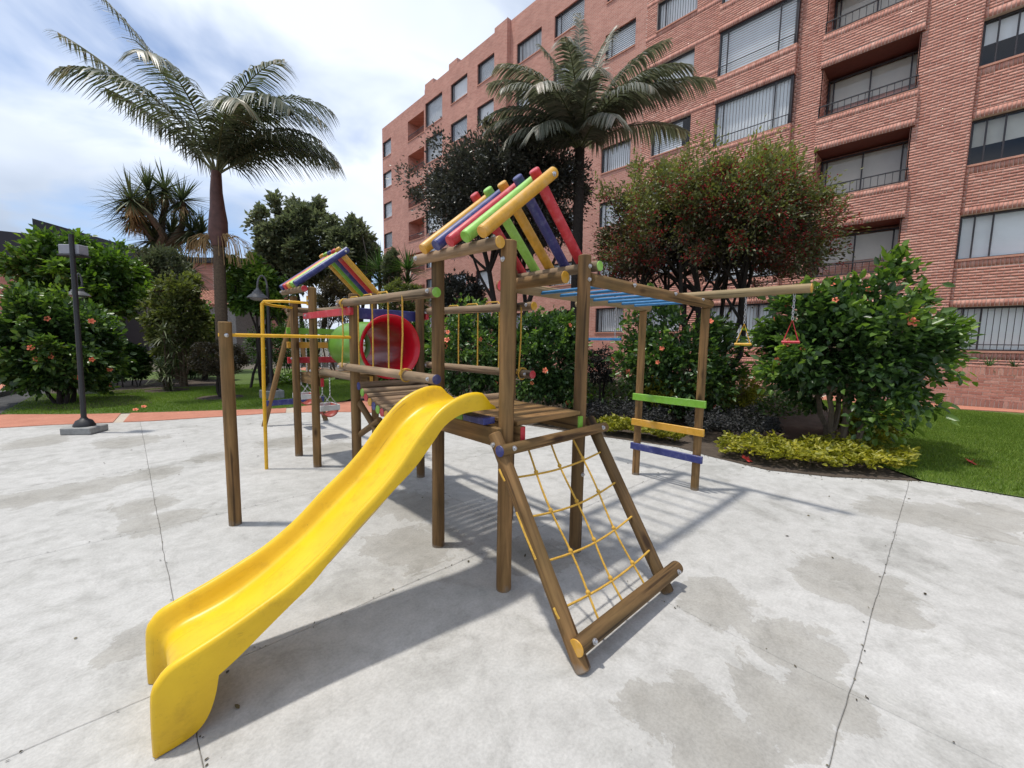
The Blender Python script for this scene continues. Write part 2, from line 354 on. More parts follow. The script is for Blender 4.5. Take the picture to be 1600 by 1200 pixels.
# bricks
def brick_cols(t, f): return ramp(t, f, [(0, (.43, .18, .135)), (.35, (.51, .225, .168)), (.7, (.58, .275, .208)), (1, (.64, .34, .265))])
m, t, b, o = newmat('brick'); a = N(t, 'ShaderNodeAttribute', _attribute_name='rnd')
cc = mul(t, brick_cols(t, a.outputs['Fac']), ramp(t, noise(t, coords(t, 'Position'), 24., 6, .7), [(.3, (.8, .8, .8)), (.7, (1.12, 1.12, 1.12))]), 1.)
LK(t, cc, b.inputs['Base Color']); b.inputs['Roughness'].default_value = .85; bump(t, noise(t, coords(t, 'Position'), 60., 4), b, .4, .004)
m, t, b, o = newmat('brick_single'); a = N(t, 'ShaderNodeObjectInfo')
cc = mul(t, brick_cols(t, a.outputs['Random']), ramp(t, noise(t, coords(t, 'Position'), 24., 6, .7), [(.3, (.8, .8, .8)), (.7, (1.12, 1.12, 1.12))]), 1.)
LK(t, cc, b.inputs['Base Color']); b.inputs['Roughness'].default_value = .85; bump(t, noise(t, coords(t, 'Position'), 60., 4), b, .4, .004)
ground_mat('mortar', (.64, .52, .44), (.76, .64, .56), 6., 60.); ground_mat('sill_brick', (.58, .27, .19), (.70, .36, .26), 6., 60.)
BL, BH = .262, .082
m, t, b, o = newmat('brick_far'); ps = coords(t, 'Position'); sx = N(t, 'ShaderNodeSeparateXYZ'); LK(t, ps, sx.inputs[0])
cb = N(t, 'ShaderNodeCombineXYZ'); LK(t, math_(t, 'ADD', sx.outputs[0], sx.outputs[1]), cb.inputs[0]); LK(t, sx.outputs[2], cb.inputs[1])
bt = N(t, 'ShaderNodeTexBrick', _offset=.5, Scale=1., Brick__Width=BL, Row__Height=BH, Mortar__Size=.0065, Mortar__Smooth=.1, Bias=0.)
LK(t, cb.outputs[0], bt.inputs['Vector']); bt.inputs['Color1'].default_value = (.49, .21, .157, 1); bt.inputs['Color2'].default_value = (.60, .29, .22, 1); bt.inputs['Mortar'].default_value = (.62, .46, .375, 1)
cc = mul(t, bt.outputs[0], ramp(t, noise(t, ps, 1.1, 7, .6), [(.3, (.86, .84, .84)), (.7, (1.08, 1.08, 1.08))]), 1.)
LK(t, cc, b.inputs['Base Color']); b.inputs['Roughness'].default_value = .85
bump(t, math_(t, 'SUBTRACT', 1., bt.outputs['Fac']), b, .5, .006)
m, t, b, o = newmat('glass'); gl = N(t, 'ShaderNodeBsdfGlossy', Roughness=.03); trn = N(t, 'ShaderNodeBsdfTransparent'); trn.inputs[0].default_value = (.93, .95, .96, 1)
fr = N(t, 'ShaderNodeLayerWeight', Blend=.5); fa = math_(t, 'ADD', math_(t, 'MULTIPLY', math_(t, 'POWER', fr.outputs['Facing'], 4.), .8), .05, True); ms = N(t, 'ShaderNodeMixShader'); LK(t, fa, ms.inputs[0]); LK(t, trn.outputs[0], ms.inputs[1]); LK(t, gl.outputs[0], ms.inputs[2]); LK(t, ms.outputs[0], o.inputs[0])
m, t, b, o = newmat('roof_tile'); ps = coords(t); LK(t, ramp(t, noise(t, ps, 3., 6), [(.3, (.22, .085, .055)), (.7, (.42, .20, .14))]), b.inputs['Base Color']); b.inputs['Roughness'].default_value = .9

# ------------------------------------------------------------------ ground
def clip_poly(poly, axis, val, keep_less):
    out = []
    for i in range(len(poly)):
        a, b_ = poly[i], poly[(i + 1) % len(poly)]
        ia = (a[axis] <= val) == keep_less; ib = (b_[axis] <= val) == keep_less
        if ia: out.append(a)
        if ia != ib:
            k = (val - a[axis]) / (b_[axis] - a[axis]); out.append((a[0] + (b_[0] - a[0]) * k, a[1] + (b_[1] - a[1]) * k))
    return out
def dens(poly, step):
    out = []
    for i in range(len(poly)):
        a, b_ = np.array(poly[i]), np.array(poly[(i + 1) % len(poly)]); n = max(1, int(np.hypot(*(b_ - a)) / step))
        out += [tuple(a + (b_ - a) * k / n) for k in range(n)]
    return out
def slab_mesh(poly, z0, z1, ch=.003):
    mb = MB(); n = len(poly); c = np.mean(poly, 0); P = np.array(poly)
    inn = []
    for i in range(n):
        d = P[(i + 1) % n] - P[i - 1]; nn = np.array([-d[1], d[0]]); nn /= np.hypot(*nn) + 1e-9; inn.append(P[i] + nn * ch)
    v = [(x, y, z0) for x, y in P] + [(x, y, z1 - ch) for x, y in P] + [(x, y, z1) for x, y in inn]
    f = []
    for i in range(n):
        j = (i + 1) % n; f += [(i, j, n + j, n + i), (n + i, n + j, 2 * n + j, 2 * n + i)]
    f.append(tuple(range(2 * n, 3 * n))); return mb.add(v, f)
def ccw(p):
    a = sum(p[i][0] * p[(i + 1) % len(p)][1] - p[(i + 1) % len(p)][0] * p[i][1] for i in range(len(p)))
    return p if a > 0 else p[::-1]
def sheet(name, poly, z, mat, step=None):
    poly = ccw(poly); mb = MB().add([(x, y, z) for x, y in poly], [tuple(range(len(poly)))])
    return tag(obj(name, mb, MT[mat], base=(np.mean([q[0] for q in poly]), np.mean([q[1] for q in poly]), z), smooth=False), kind='structure')
g = MB().add([(-600, -600, -.06), (600, -600, -.06), (600, 600, -.06), (-600, 600, -.06)], [(0, 1, 2, 3)])
ground = tag(obj('ground', g, MT['earth'], base=(0, 0, -.06), smooth=False), kind='structure')
EDGE_R = [(7.4, -8.), (7.0, -3.), (6.87, -.70), (6.77, .07), (6.14, .82), (5.84, 1.42), (5.93, 2.17), (6.08, 2.70), (5.78, 3.88), (5.5, 5.27), (5.0, 6.4), (4.3, 7.5), (3.7, 8.55), (3.38, 8.8)]
EDGE_B = [(2.32, 9.52), (1.34, 9.71), (.30, 9.95), (-.46, 10.27), (-.99, 10.52), (-1.6, 10.67), (-3.2, 11.0), (-5.5, 11.3)]
court = ccw(EDGE_R + EDGE_B + [(-5.5, -8.)])
XS = [-5.5, -4.3, -2.1, .12, 2.30, 4.52, 7.6]; YS = [-8., -6.1, -4.0, -1.92, .17, 2.24, 4.29, 6.38, 8.45, 11.5]
def wob(x, y, s): return .007 * mnoise.noise((x * 1.7, y * 1.7, s)) + .006 * mnoise.noise((x * 9., y * 9., s + 5))
court_o = sheet('concrete_court', [(x, y) for x, y in clip_poly(clip_poly(court, 0, -5.49, False), 1, -7.99, False)], -.0075, 'sub_base')
for i in range(len(XS) - 1):
    for j in range(len(YS) - 1):
        p_ = court
        g_ = .0014
        for ax, lo, hi in ((0, XS[i] + g_, XS[i + 1] - g_), (1, YS[j] + g_, YS[j + 1] - g_)):
            p_ = clip_poly(p_, ax, lo, False)
            if len(p_) > 2: p_ = clip_poly(p_, ax, hi, True)
            if len(p_) < 3: break
        if len(p_) < 3: continue
        q = []
        for (x, y) in dens(p_, .09):
            if abs(x - XS[i]) < .02 or abs(x - XS[i + 1]) < .02: x += wob(0, y, XS[i] if abs(x - XS[i]) < .02 else XS[i + 1])
            if abs(y - YS[j]) < .02 or abs(y - YS[j + 1]) < .02: y += wob(x, 0, YS[j] if abs(y - YS[j]) < .02 else YS[j + 1])
            q.append((x, y))
        obj('concrete_slab', slab_mesh(ccw(q), -.007, 0.), MT['concrete'], court_o, smooth=False)
# salmon path round the lawn
def strip(name, inner, outer, z, mat, jmat, every, skip=None):
    """paved strip between two polylines, cut in slabs with a pale joint"""
    def res(pl, n):
        pl = np.array(pl, float); d = np.r_[0, np.cumsum(np.hypot(*np.diff(pl, axis=0).T))]; s = np.linspace(0, d[-1], n)
        return np.c_[np.interp(s, d, pl[:, 0]), np.interp(s, d, pl[:, 1])], d[-1]
    _, L = res(inner, 2); n = max(2, int(L / every)) ; k = 6
    a, _ = res(inner, n * k + 1); b_, _ = res(outer, n * k + 1)
    mb = MB(); m_ = len(a); mb.add([(x, y, z - .012) for x, y in a] + [(x, y, z - .012) for x, y in b_], [(i, i + 1, m_ + i + 1, m_ + i) for i in range(m_ - 1)])
    root = tag(obj(name, mb, MT[jmat], smooth=False), kind='structure')
    for q in range(n):
        ia, ib = a[q * k:q * k + k + 1].copy(), b_[q * k:q * k + k + 1].copy()
        for arr in (ia, ib):
            arr[0] += (arr[1] - arr[0]) * .16; arr[-1] += (arr[-2] - arr[-1]) * .16
        obj('paving_slab', slab_mesh(ccw([tuple(x) for x in ia] + [tuple(x) for x in ib[::-1]]), z - .03, z), MT[mat], root, smooth=False)
    return root
P_IN = [(-5.5, 11.3), (-3.2, 11.0), (-1.6, 10.67), (-.99, 10.52), (-.46, 10.27), (.30, 9.95), (1.34, 9.71), (2.32, 9.52), (3.38, 8.8), (3.7, 8.55), (4.3, 7.5)]
P_OUT = [(-5.6, 13.2), (-3.4, 12.8), (-1.84, 12.44), (-.71, 11.59), (.34, 11.05), (1.46, 10.52), (2.45, 10.05), (2.94, 10.14), (3.73, 10.25), (4.4, 10.2), (5.2, 9.3)]
strip('garden_path', P_IN, P_OUT, .012, 'path_salmon', 'joint_pale', 2.2)
strip('garden_path', [(14.9, 2.6), (15.0, 1.2), (15.6, 0.), (16.3, -1.4), (16.3, -8.)], [(16.6, 2.6), (16.6, 1.2), (16.75, 0.), (16.95, -1.4), (16.95, -8.)], .03, 'path_salmon', 'joint_pale', 2.2)
strip('garden_path', [(4.4, 10.6), (6.0, 13.), (6.5, 17.), (6.3, 24.)], [(5.5, 10.), (7.2, 12.8), (7.8, 17.), (7.6, 24.)], .03, 'path_salmon', 'joint_pale', 2.2)
# lawns and beds
lawn_r = [(6.93, -8.), (6.90, -3.), (6.86, -.7), (6.80, .05), (7.5, .75), (9.2, 1.0), (12., 1.6), (14.9, 2.6), (15., 1.2), (15.6, 0.), (16.3, -1.4), (16.3, -8.)]
lawn_r = [(x - .025, y) for x, y in lawn_r]; sheet('lawn', lawn_r, .012, 'lawn_soil')
lawn_l = [(-1.84, 12.46), (-.71, 11.61), (.34, 11.07), (1.46, 10.54), (2.45, 10.07), (2.94, 10.16), (3.73, 10.27), (4.1, 10.5), (6.0, 13.), (6.5, 17.), (6.3, 24.), (-1.3, 24.), (-1.7, 18.)]
sheet('lawn', lawn_l, .012, 'lawn_soil')
bed = [(6.77, .09), (6.14, .82), (5.84, 1.42), (5.93, 2.17), (6.08, 2.70), (5.78, 3.88), (5.5, 5.27), (5.0, 6.4), (4.3, 7.5), (5.2, 9.3), (5.5, 10.), (7.2, 12.8), (8., 17.), (17.1, 20.), (17.1, 2.6), (12., 1.62), (9.2, 1.02), (7.52, .77)]
bed = [(x - .02, y) for x, y in bed]; sheet('planting_bed', bed, .006, 'bed_soil')
sheet('planting_bed', [(-2.2, 13.4), (-.7, 12.3), (.4, 12.6), (.1, 14.6), (-1.6, 14.6)], .018, 'bed_soil')
def disc(c, r, z): return [(c[0] + r * (1 + .2 * mnoise.noise((math.cos(a) * 2 + c[0], math.sin(a) * 2, c[1]))) * math.cos(a), c[1] + r * (1 + .2 * mnoise.noise((math.cos(a) * 2, math.sin(a) * 2 + c[0], c[1]))) * math.sin(a)) for a in np.linspace(0, 2 * math.pi, 28)[:-1]]
TOPI = gnd(345, 622); OLE = gnd(262, 611)
sheet('soil_ring', disc(TOPI, .55, 0), .022, 'bed_soil'); sheet('soil_ring', disc(OLE, .55, 0), .022, 'bed_soil'); sheet('planting_bed', disc((.4, 17.4), 2.2, 0), .019, 'bed_soil')
# drive at the far left with kerb
sheet('brick_drive', [(-2.05, 14.), (-1.95, 60.), (-30., 60.), (-30., 14.)], .016, 'brick_drive_mat' if 'brick_drive_mat' in MT else 'path_salmon')
sheet('gutter', [(-5.6, 13.2), (-3.4, 12.8), (-1.86, 12.46), (-1.3, 13.5), (-1.75, 18.), (-1.8, 40.), (-2.1, 40.), (-2.6, 15.), (-5.6, 14.4)], .020, 'tar')
kb = MB()
for k in range(24):
    y0 = 13.6 + k * 1.0; x0 = -2.75 + .62 * min(1, (y0 - 13.6) / 3.); x1 = -2.75 + .62 * min(1, (y0 + 1 - 13.6) / 3.)
    kb.add([(x0, y0 + .01, 0), (x1, y0 + .99, 0), (x1 - .18, y0 + .99, 0), (x0 - .18, y0 + .01, 0), (x0, y0 + .01, .14), (x1, y0 + .99, .14), (x1 - .18, y0 + .99, .15), (x0 - .18, y0 + .01, .15)], [(0, 1, 5, 4), (4, 5, 6, 7), (2, 3, 7, 6), (1, 2, 6, 5), (3, 0, 4, 7)])
tag(obj('kerb', kb, MT['kerb_grey'], smooth=False), kind='structure')
# grass
def in_poly(P, poly):
    x, y = P[:, 0], P[:, 1]; ins = np.zeros(len(P), bool); n = len(poly)
    for i in range(n):
        (x0, y0), (x1, y1) = poly[i], poly[(i + 1) % n]
        c_ = ((y0 > y) != (y1 > y)) & (x < (x1 - x0) * (y - y0) / (y1 - y0 + 1e-12) + x0); ins ^= c_
    return ins
def grass(name, poly, box, n, label, excl=()):
    P = rng.uniform((box[0], box[1]), (box[2], box[3]), (n, 2)); P = P[in_poly(P, poly)]
    for (c_, r_) in excl: P = P[np.hypot(P[:, 0] - c_[0], P[:, 1] - c_[1]) > r_]
    k = len(P); a = rng.uniform(0, 6.283, k); h = rng.uniform(.02, .05, k); w = rng.uniform(.003, .006, k); l = rng.uniform(0, .03, k); b2 = rng.uniform(0, 6.283, k)
    v = np.zeros((k, 3, 3)); v[:, 0, 0] = P[:, 0] - np.cos(a) * w; v[:, 0, 1] = P[:, 1] - np.sin(a) * w; v[:, 1, 0] = P[:, 0] + np.cos(a) * w; v[:, 1, 1] = P[:, 1] + np.sin(a) * w
    v[:, 2, 0] = P[:, 0] + np.cos(b2) * l; v[:, 2, 1] = P[:, 1] + np.sin(b2) * l; v[:, :2, 2] = .010; v[:, 2, 2] = .012 + h
    patch = np.array([mnoise.noise((x * .8, y * .8, 3.)) for x, y in P]) * .35
    o_ = fast_obj(name, v.reshape(-1, 3), np.arange(k * 3).reshape(-1, 3), MT['grass_blade'], np.clip(rng.uniform(0, 1, k) * .6 + .2 + patch, 0, 1))
    return tag(o_, label, 'grass', kind='stuff')
grass('grass', lawn_r, (6.7, -2.6, 15.6, 2.6), 190000, 'short mown grass of the sunlit lawn on the right'); 
grass('grass', lawn_l, (-2., 10., 6.5, 16.), 120000, 'short mown grass of the lawn beyond the salmon path', ((TOPI, .5), (OLE, .5)))

# ------------------------------------------------------------------ play structure
XA, XB = 1.656, 2.383                      # the two lines of posts
YA0, YA1, YT, YB0, YB1 = 1.797, 2.541, 4.025, 5.175, 5.83
play = empty('play_structure', (XA, 3.5, 0), 'large wooden log play structure with yellow slide, tunnel, bridge and two colourful log roofs', 'playground')
def log(name, p0, p1, r, mat, parent=play, cap0=None, cap1=None, n=18, lump=.04, label=None, sides=None, bev=.006):
    p0, p1 = V(p0), V(p1); mw, L = axis_mat(p0, p1, random.uniform(0, 6.28)); k = max(3, int(L / .14)); sd = random.uniform(0, 100)
    prof = [(0, r - bev), (bev, r)] + [(L * i / k, r) for i in range(1, k)] + [(L - bev, r), (L, r - bev)]
    mb = MB(); nn = n
    for (z, rr) in prof:
        for q in range(nn):
            a = 2 * math.pi * q / nn; f = 1 + lump * mnoise.noise((math.cos(a) * .9, math.sin(a) * .9 + sd, z * 2.2 + sd)); mb.v.append((rr * f * math.cos(a), rr * f * math.sin(a), z))
    for i in range(len(prof) - 1):
        for q in range(nn): mb.f.append((i * nn + q, i * nn + (q + 1) % nn, (i + 1) * nn + (q + 1) % nn, (i + 1) * nn + q))
    mb.f.append(tuple(range(nn))[::-1]); mb.f.append(tuple((len(prof) - 1) * nn + q for q in range(nn)))
    o = obj(name, mb, MT[mat], parent, mw=mw, ang=35)
    for c_, z0, z1 in ((cap0, -.003, .004), (cap1, L - .004, L + .003)):
        if c_: obj('end_cap', MB().lathe([(.0005, z0), (r * .93, z0), (r * .965, z0 + .002), (r * .965, z1 - .002), (r * .93, z1), (.0005, z1)], n=nn), MT['paint_' + c_], o, mw=mw, ang=30)
    if label: o['label'] = label
    return o
bolt_me = mesh_of('bolt', MB().lathe([(.016, -.004), (.016, .002), (.011, .004), (.011, .011), (.007, .014), (.0005, .015)], n=10), MT['steel'])
def bolt(p, d, parent):
    d = V(d).normalized(); return obj('bolt', bolt_me, None, parent, mw=Matrix.Translation(p) @ d.to_track_quat('Z', 'Y').to_matrix().to_4x4())
def board(name, a, b_, mat, parent=play, e=.004):
    a, b_ = np.minimum(a, b_), np.maximum(a, b_); d = b_ - a; ax = int(np.argmax(d)); c_ = V((a + b_) / 2)
    c_[ax] = a[ax]; dirv = V(0, 0, 0); dirv[ax] = 1
    R = {0: Matrix(((0, 0, 1), (1, 0, 0), (0, 1, 0))), 1: Matrix(((0, 1, 0), (0, 0, 1), (1, 0, 0))), 2: Matrix.Identity(3)}[ax]
    mw = Matrix.Translation(c_) @ R.to_4x4(); inv = mw.inverted()
    p, q = inv @ V(a), inv @ V(b_)
    return obj(name, MB().bbox(tuple(min(p[i], q[i]) for i in range(3)), tuple(max(p[i], q[i]) for i in range(3)), e), MT[mat], parent, mw=mw, smooth=False)
RP = .0465
posts = {}
for nm, (x, y, h, mat) in dict(P1=(XA, YA0, 2.14, 'wood_warm'), P2=(XA, YA1, 2.15, 'wood_post'), P3=(XB, YA0, 2.17, 'wood_post'), P4=(XB, YA1, 2.15, 'wood_post'), T3=(XA - .005, YT, 2.0, 'wood_warm'), Q=(XB + .004, YT, 2.02, 'wood_post'),
                               T2=(1.633, YB0, 2.16, 'wood_warm'), T1=(1.61, YB1, 2.10, 'wood_post'), U1=(XB, YB0, 2.16, 'wood_post'), U2=(XB, YB1, 2.12, 'wood_post'), L1=(4.385, 2.445, 1.94, 'wood_warm'), L2=(4.402, 1.748, 1.94, 'wood_warm'), X=(.587, 3.964, 1.68, 'wood_warm')).items():
    posts[nm] = log('post', (x, y, -.02), (x, y, h), RP if nm[0] != 'L' else .042, mat, label='free-standing log post at the end of the yellow turning bar' if nm == 'X' else None)
def bolts_on(nm, zs, d):
    p = posts[nm]; w = WM[p.name].translation
    for z in zs: bolt((w.x + d[0] * RP, w.y + d[1] * RP, z), d, p)
bolts_on('P1', (.97, 2.03), (-1, 0, 0)); bolts_on('P2', (1.28, 1.9), (-1, 0, 0)); bolts_on('P3', (2.09,), (0, -1, 0)); bolts_on('P3', (2.0, .6), (0, -1, 0)); bolts_on('T2', (1.18, 2.0), (-1, 0, 0)); bolts_on('T1', (1.95, 1.3), (-1, 0, 0)); bolts_on('T3', (1.3, 1.87), (-1, 0, 0)); bolts_on('X', (1.572,), (0, -1, 0))
def roof(y0, y1, lc, rc_, pitch, zoff=0., xl=XA, xr=XB, cl='orange', cR='lime'):
    ea = log('roof_beam', (xl - .085, y0 - .02, 2.115 + zoff), (xl - .085, y1 + .14, 2.135 + zoff), .036, 'wood_pale', cap0=cl)
    eb = log('roof_beam', (xr + .085, y0 - .07, 2.10 + zoff), (xr + .085, y1 + .06, 2.10 + zoff), .036, 'wood_pale', cap0=cR)
    bolt((xl - .085, y0 + .04, 2.152 + zoff), (0, -.2, 1), ea); bolt((xl - .121, y1 + .10, 2.135 + zoff), (-1, 0, 0), ea); bolt((xr + .085, y0 + .02, 2.137 + zoff), (0, -.3, 1), eb)
    n = len(lc)
    for k in range(n):
        y = y0 + .045 + k * pitch
        o = log('roof_log', (xl - .165, y, 2.165 + zoff), (2.085, y, 2.655 + zoff), .0375, 'paint_' + lc[k], lump=.015, cap0=lc[k] if lc[k] != 'lime' else 'green')
        bolt((2.045, y - .0375, 2.622 + zoff), (0, -1, 0), o)
        y += pitch * .5
        o = log('roof_log', (xr + .14, y, 2.128 + zoff), (1.975, y, 2.662 + zoff), .036, 'paint_' + rc_[k], lump=.015)
roof(YA0, YA1, ['orange', 'lime', 'red', 'blue', 'orange'], ['red', 'blue', 'orange', 'lime', 'red'], .156)
roof(YB0 + .0, YB1 + .06, ['blue', 'lime', 'orange', 'red', 'blue'], ['orange', 'red', 'blue', 'green', 'orange'], .142, .02, xl=1.63, cl='red', cR='orange')
# platforms: joists carry the planks
def platform(y0, y1, top, xa, xb, ends, n):
    j = board('platform_frame', (xa + .055, y0 - .07, top - .135), (xa + .095, y1 + .05, top - .03), 'wood_warm')
    j2 = board('platform_frame', (xb - .095, y0 - .06, top - .135), (xb - .055, y1 + .05, top - .03), 'wood_warm')
    for q, jj, (c_) in ((xa + .075, j, ends[0]), (xb - .075, j2, ends[1])):
        obj('end_cap', MB().bbox((q - .019, y0 - .074, top - .133), (q + .019, y0 - .066 if q < 2 else y0 - .056, top - .032), .002), MT['paint_' + c_], jj, smooth=False)
    w = (y1 - y0 + .10) / n
    for k in range(n):
        board('plank', (xa + .05 if 0 < k < n - 1 else xa + .052, y0 - .05 + k * w + .002, top - .028), (xb - .05 if 0 < k < n - 1 else xb - .052, y0 - .05 + (k + 1) * w - .002, top + random.uniform(-.001, .001)), 'wood_warm', parent=j)
    return j
platform(YA0, YA1, 1.075, XA, XB, ('red', 'green'), 6); platform(YB0, YB1, 1.12, 1.62, XB, ('red', 'orange'), 6)
sb = board('side_board', (XA - .085, YA0 - .02, .93), (XA - .05, YA1 + .05, 1.045), 'wood_warm')
obj('painted_block', MB().bbox((XA - .135, YA0 + .05, 1.06), (XA - .045, YA0 + .26, 1.1), .004), MT['paint_blue'], sb, smooth=False)
obj('painted_block', MB().bbox((XA - .135, YA0 + .27, 1.06), (XA - .045, YA0 + .56, 1.1), .004), MT['paint_green'], sb, smooth=False)
bolt((XA - .086, YA0 + .03, .985), (-1, 0, 0), sb)
# slide
def cr_res(pts, n):
    P = np.array(pts, float); d = np.r_[0, np.cumsum(np.hypot(*np.diff(P, axis=0).T))]
    s = np.linspace(0, d[-1], n); out = []
    for a in s:
        i = min(max(np.searchsorted(d, a, 'right') - 1, 0), len(P) - 2); t_ = (a - d[i]) / (d[i + 1] - d[i] + 1e-12)
        p0, p1, p2, p3 = P[max(i - 1, 0)], P[i], P[i + 1], P[min(i + 2, len(P) - 1)]
        out.append(.5 * ((2 * p1) + (-p0 + p2) * t_ + (2 * p0 - 5 * p1 + 4 * p2 - p3) * t_ ** 2 + (-p0 + 3 * p1 - 3 * p2 + p3) * t_ ** 3))
    return np.array(out)
NU, NL = 46, 20
rimU = [(1.60, 1.19), (1.545, 1.246), (1.50, 1.256), (1.426, 1.254), (1.322, 1.221), (1.223, 1.165), (1.10, 1.046), (.984, .908), (.875, .804), (.757, .71), (.617, .586), (.475, .492), (.347, .435), (.231, .39), (.125, .356)]
botU = [(1.642, 1.143), (1.58, 1.146), (1.50, 1.146), (1.379, 1.139), (1.266, 1.087), (1.181, .997), (1.079, .889), (.946, .786), (.806, .679), (.676, .573), (.556, .459), (.445, .383), (.342, .312), (.258, .254), (.196, .218)]
bedU = [(1.635, 1.152), (1.56, 1.156), (1.48, 1.157), (1.37, 1.142), (1.26, 1.085), (1.165, 1.0), (1.06, .89), (.93, .775), (.80, .672), (.66, .56), (.52, .452), (.40, .372), (.30, .318), (.22, .286), (.15, .262)]
rimL = [(.125, .356), (.046, .327), (.011, .290), (-.006, .250), (-.012, .13), (-.013, .004)]
botL = [(.196, .218), (.182, .142), (.157, .072), (.119, .028), (.058, .010), (-.008, .004)]
bedL = [(.15, .262), (.105, .248), (.068, .222), (.052, .18), (.058, .09), (.062, .004)]
Rm = np.vstack([cr_res(rimU, NU), cr_res(rimL, NL)[1:]]); Bt = np.vstack([cr_res(botU, NU), cr_res(botL, NL)[1:]]); Bd = np.vstack([cr_res(bedU, NU), cr_res(bedL, NL)[1:]])
for i in range(NU): Bd[i][1] -= .048 * math.sin(math.pi * min(i / 30., 1.) / 2) * (1 - max(0, (i - 30) / 15.)) ** .8
NS = len(Rm); YN, YF = 1.872, 2.352; mb = MB(); prof_n = None
for i in range(NS):
    tr = Rm[min(i + 1, NS - 1)] - Rm[max(i - 1, 0)]; tr /= np.hypot(*tr) + 1e-9; nr = np.array([tr[1], -tr[0]])   # outward (up) normal of rim
    if nr[1] < 0 and i < NU: nr = -nr
    if i >= NU and nr[0] > 0 and nr[1] <= 0: nr = -nr
    o_, r_, b_ = Bt[i], Rm[i], Bd[i]; half = []
    half.append((0., *o_)); half.append((-.004, *(o_ * .5 + r_ * .5))); half.append((0., *(r_ - nr * .018))); half.append((.005, *(r_ - nr * .006))); half.append((.016, *r_)); half.append((.030, *(r_ - nr * .003))); half.append((.040, *(r_ - nr * .014)))
    for k, (yy, w) in enumerate(((.046, .28), (.054, .55), (.064, .80), (.074, .92), (.090, .985), (.115, 1.))): half.append((yy, *(r_ * (1 - w) + b_ * w)))
    W = YF - YN; sec = [(YN + y, x, z) for y, x, z in half] + [(YF - y, x, z) for y, x, z in half[::-1]]
    prof_n = len(sec); mb.v += [(x, y, z) for y, x, z in sec]
for i in range(NS - 1):
    for k in range(prof_n - 1): mb.f.append((i * prof_n + k, i * prof_n + k + 1, (i + 1) * prof_n + k + 1, (i + 1) * prof_n + k))
# underside skin, so the hull is closed when seen from below
o0 = len(mb.v)
for i in range(NU):
    q = Bd[i]; mb.v += [(Bt[i][0], YN + .002, Bt[i][1]), (q[0], YN + .06, q[1] - .012), (q[0], YF - .06, q[1] - .012), (Bt[i][0], YF - .002, Bt[i][1])]
for i in range(NU - 1):
    for k in range(3): mb.f.append((o0 + i * 4 + k, o0 + (i + 1) * 4 + k, o0 + (i + 1) * 4 + k + 1, o0 + i * 4 + k + 1))
slide = obj('slide', mb, MT['slide_plastic'], play, ang=50)
# climbing net
lg = log('net_frame', (1.565, 1.80, 1.01), (1.497, 1.055, .0), .041, 'wood_warm'); log('net_frame', (2.50, 1.80, 1.0), (2.398, 1.075, .0), .041, 'wood_post')
tp = log('net_frame', (1.515, 1.695, .935), (2.565, 1.695, .94), .035, 'wood_warm', cap0='blue'); bt_ = log('net_frame', (1.475, 1.085, .115), (2.535, 1.085, .115), .043, 'wood_post', cap0='orange')
bolt((1.60, 1.661, .945), (0, -1, .2), tp); bolt((2.49, 1.661, .95), (0, -1, .2), tp); bolt((1.56, 1.04, .13), (0, -1, .3), bt_); bolt((2.46, 1.04, .13), (0, -1, .3), bt_); bolt((1.52, 1.76, .96), (-1, 0, 0), lg)
def rope(pts, r=.0065, parent=play, knots=()):
    b2 = MB().tube(pts, r, 7)
    for k in knots: b2.sphere(k, r * 2.1, 8, 6)
    return obj('rope', b2, MT['rope'], parent)
def netpt(u, v):                       # u across, v from the top
    a = np.array((1.54, 1.745, .925)) * (1 - u) + np.array((2.50, 1.745, .925)) * u; b2 = np.array((1.49, 1.10, .10)) * (1 - u) + np.array((2.43, 1.10, .10)) * u
    q = a * (1 - v) + b2 * v; sag = .03 * math.sin(math.pi * v) * math.sin(math.pi * u); return q + np.array((0, .01, -sag))
us = (.25, .49, .73); vs_ = (.17, .39, .62, .84)
for u in us: rope([netpt(u + .012 * math.sin(v * 9 + u * 7), v) for v in np.linspace(0, 1, 17)], knots=[netpt(u + .012 * math.sin(v * 9 + u * 7), v) for v in vs_])
for v in vs_: rope([netpt(u, v + .018 * math.sin(u * math.pi)) for u in np.linspace(.03, .97, 13)])
for (v0, v1) in ((.12, .19), (.36, .60), (.82, .87)):
    a = netpt(-.035, v0); b2 = netpt(-.03, v1); rope([a + (-.02, -.02, .02), a * .5 + b2 * .5 + (-.022, -.02, .02), b2 + (-.02, -.02, .02)], .006)
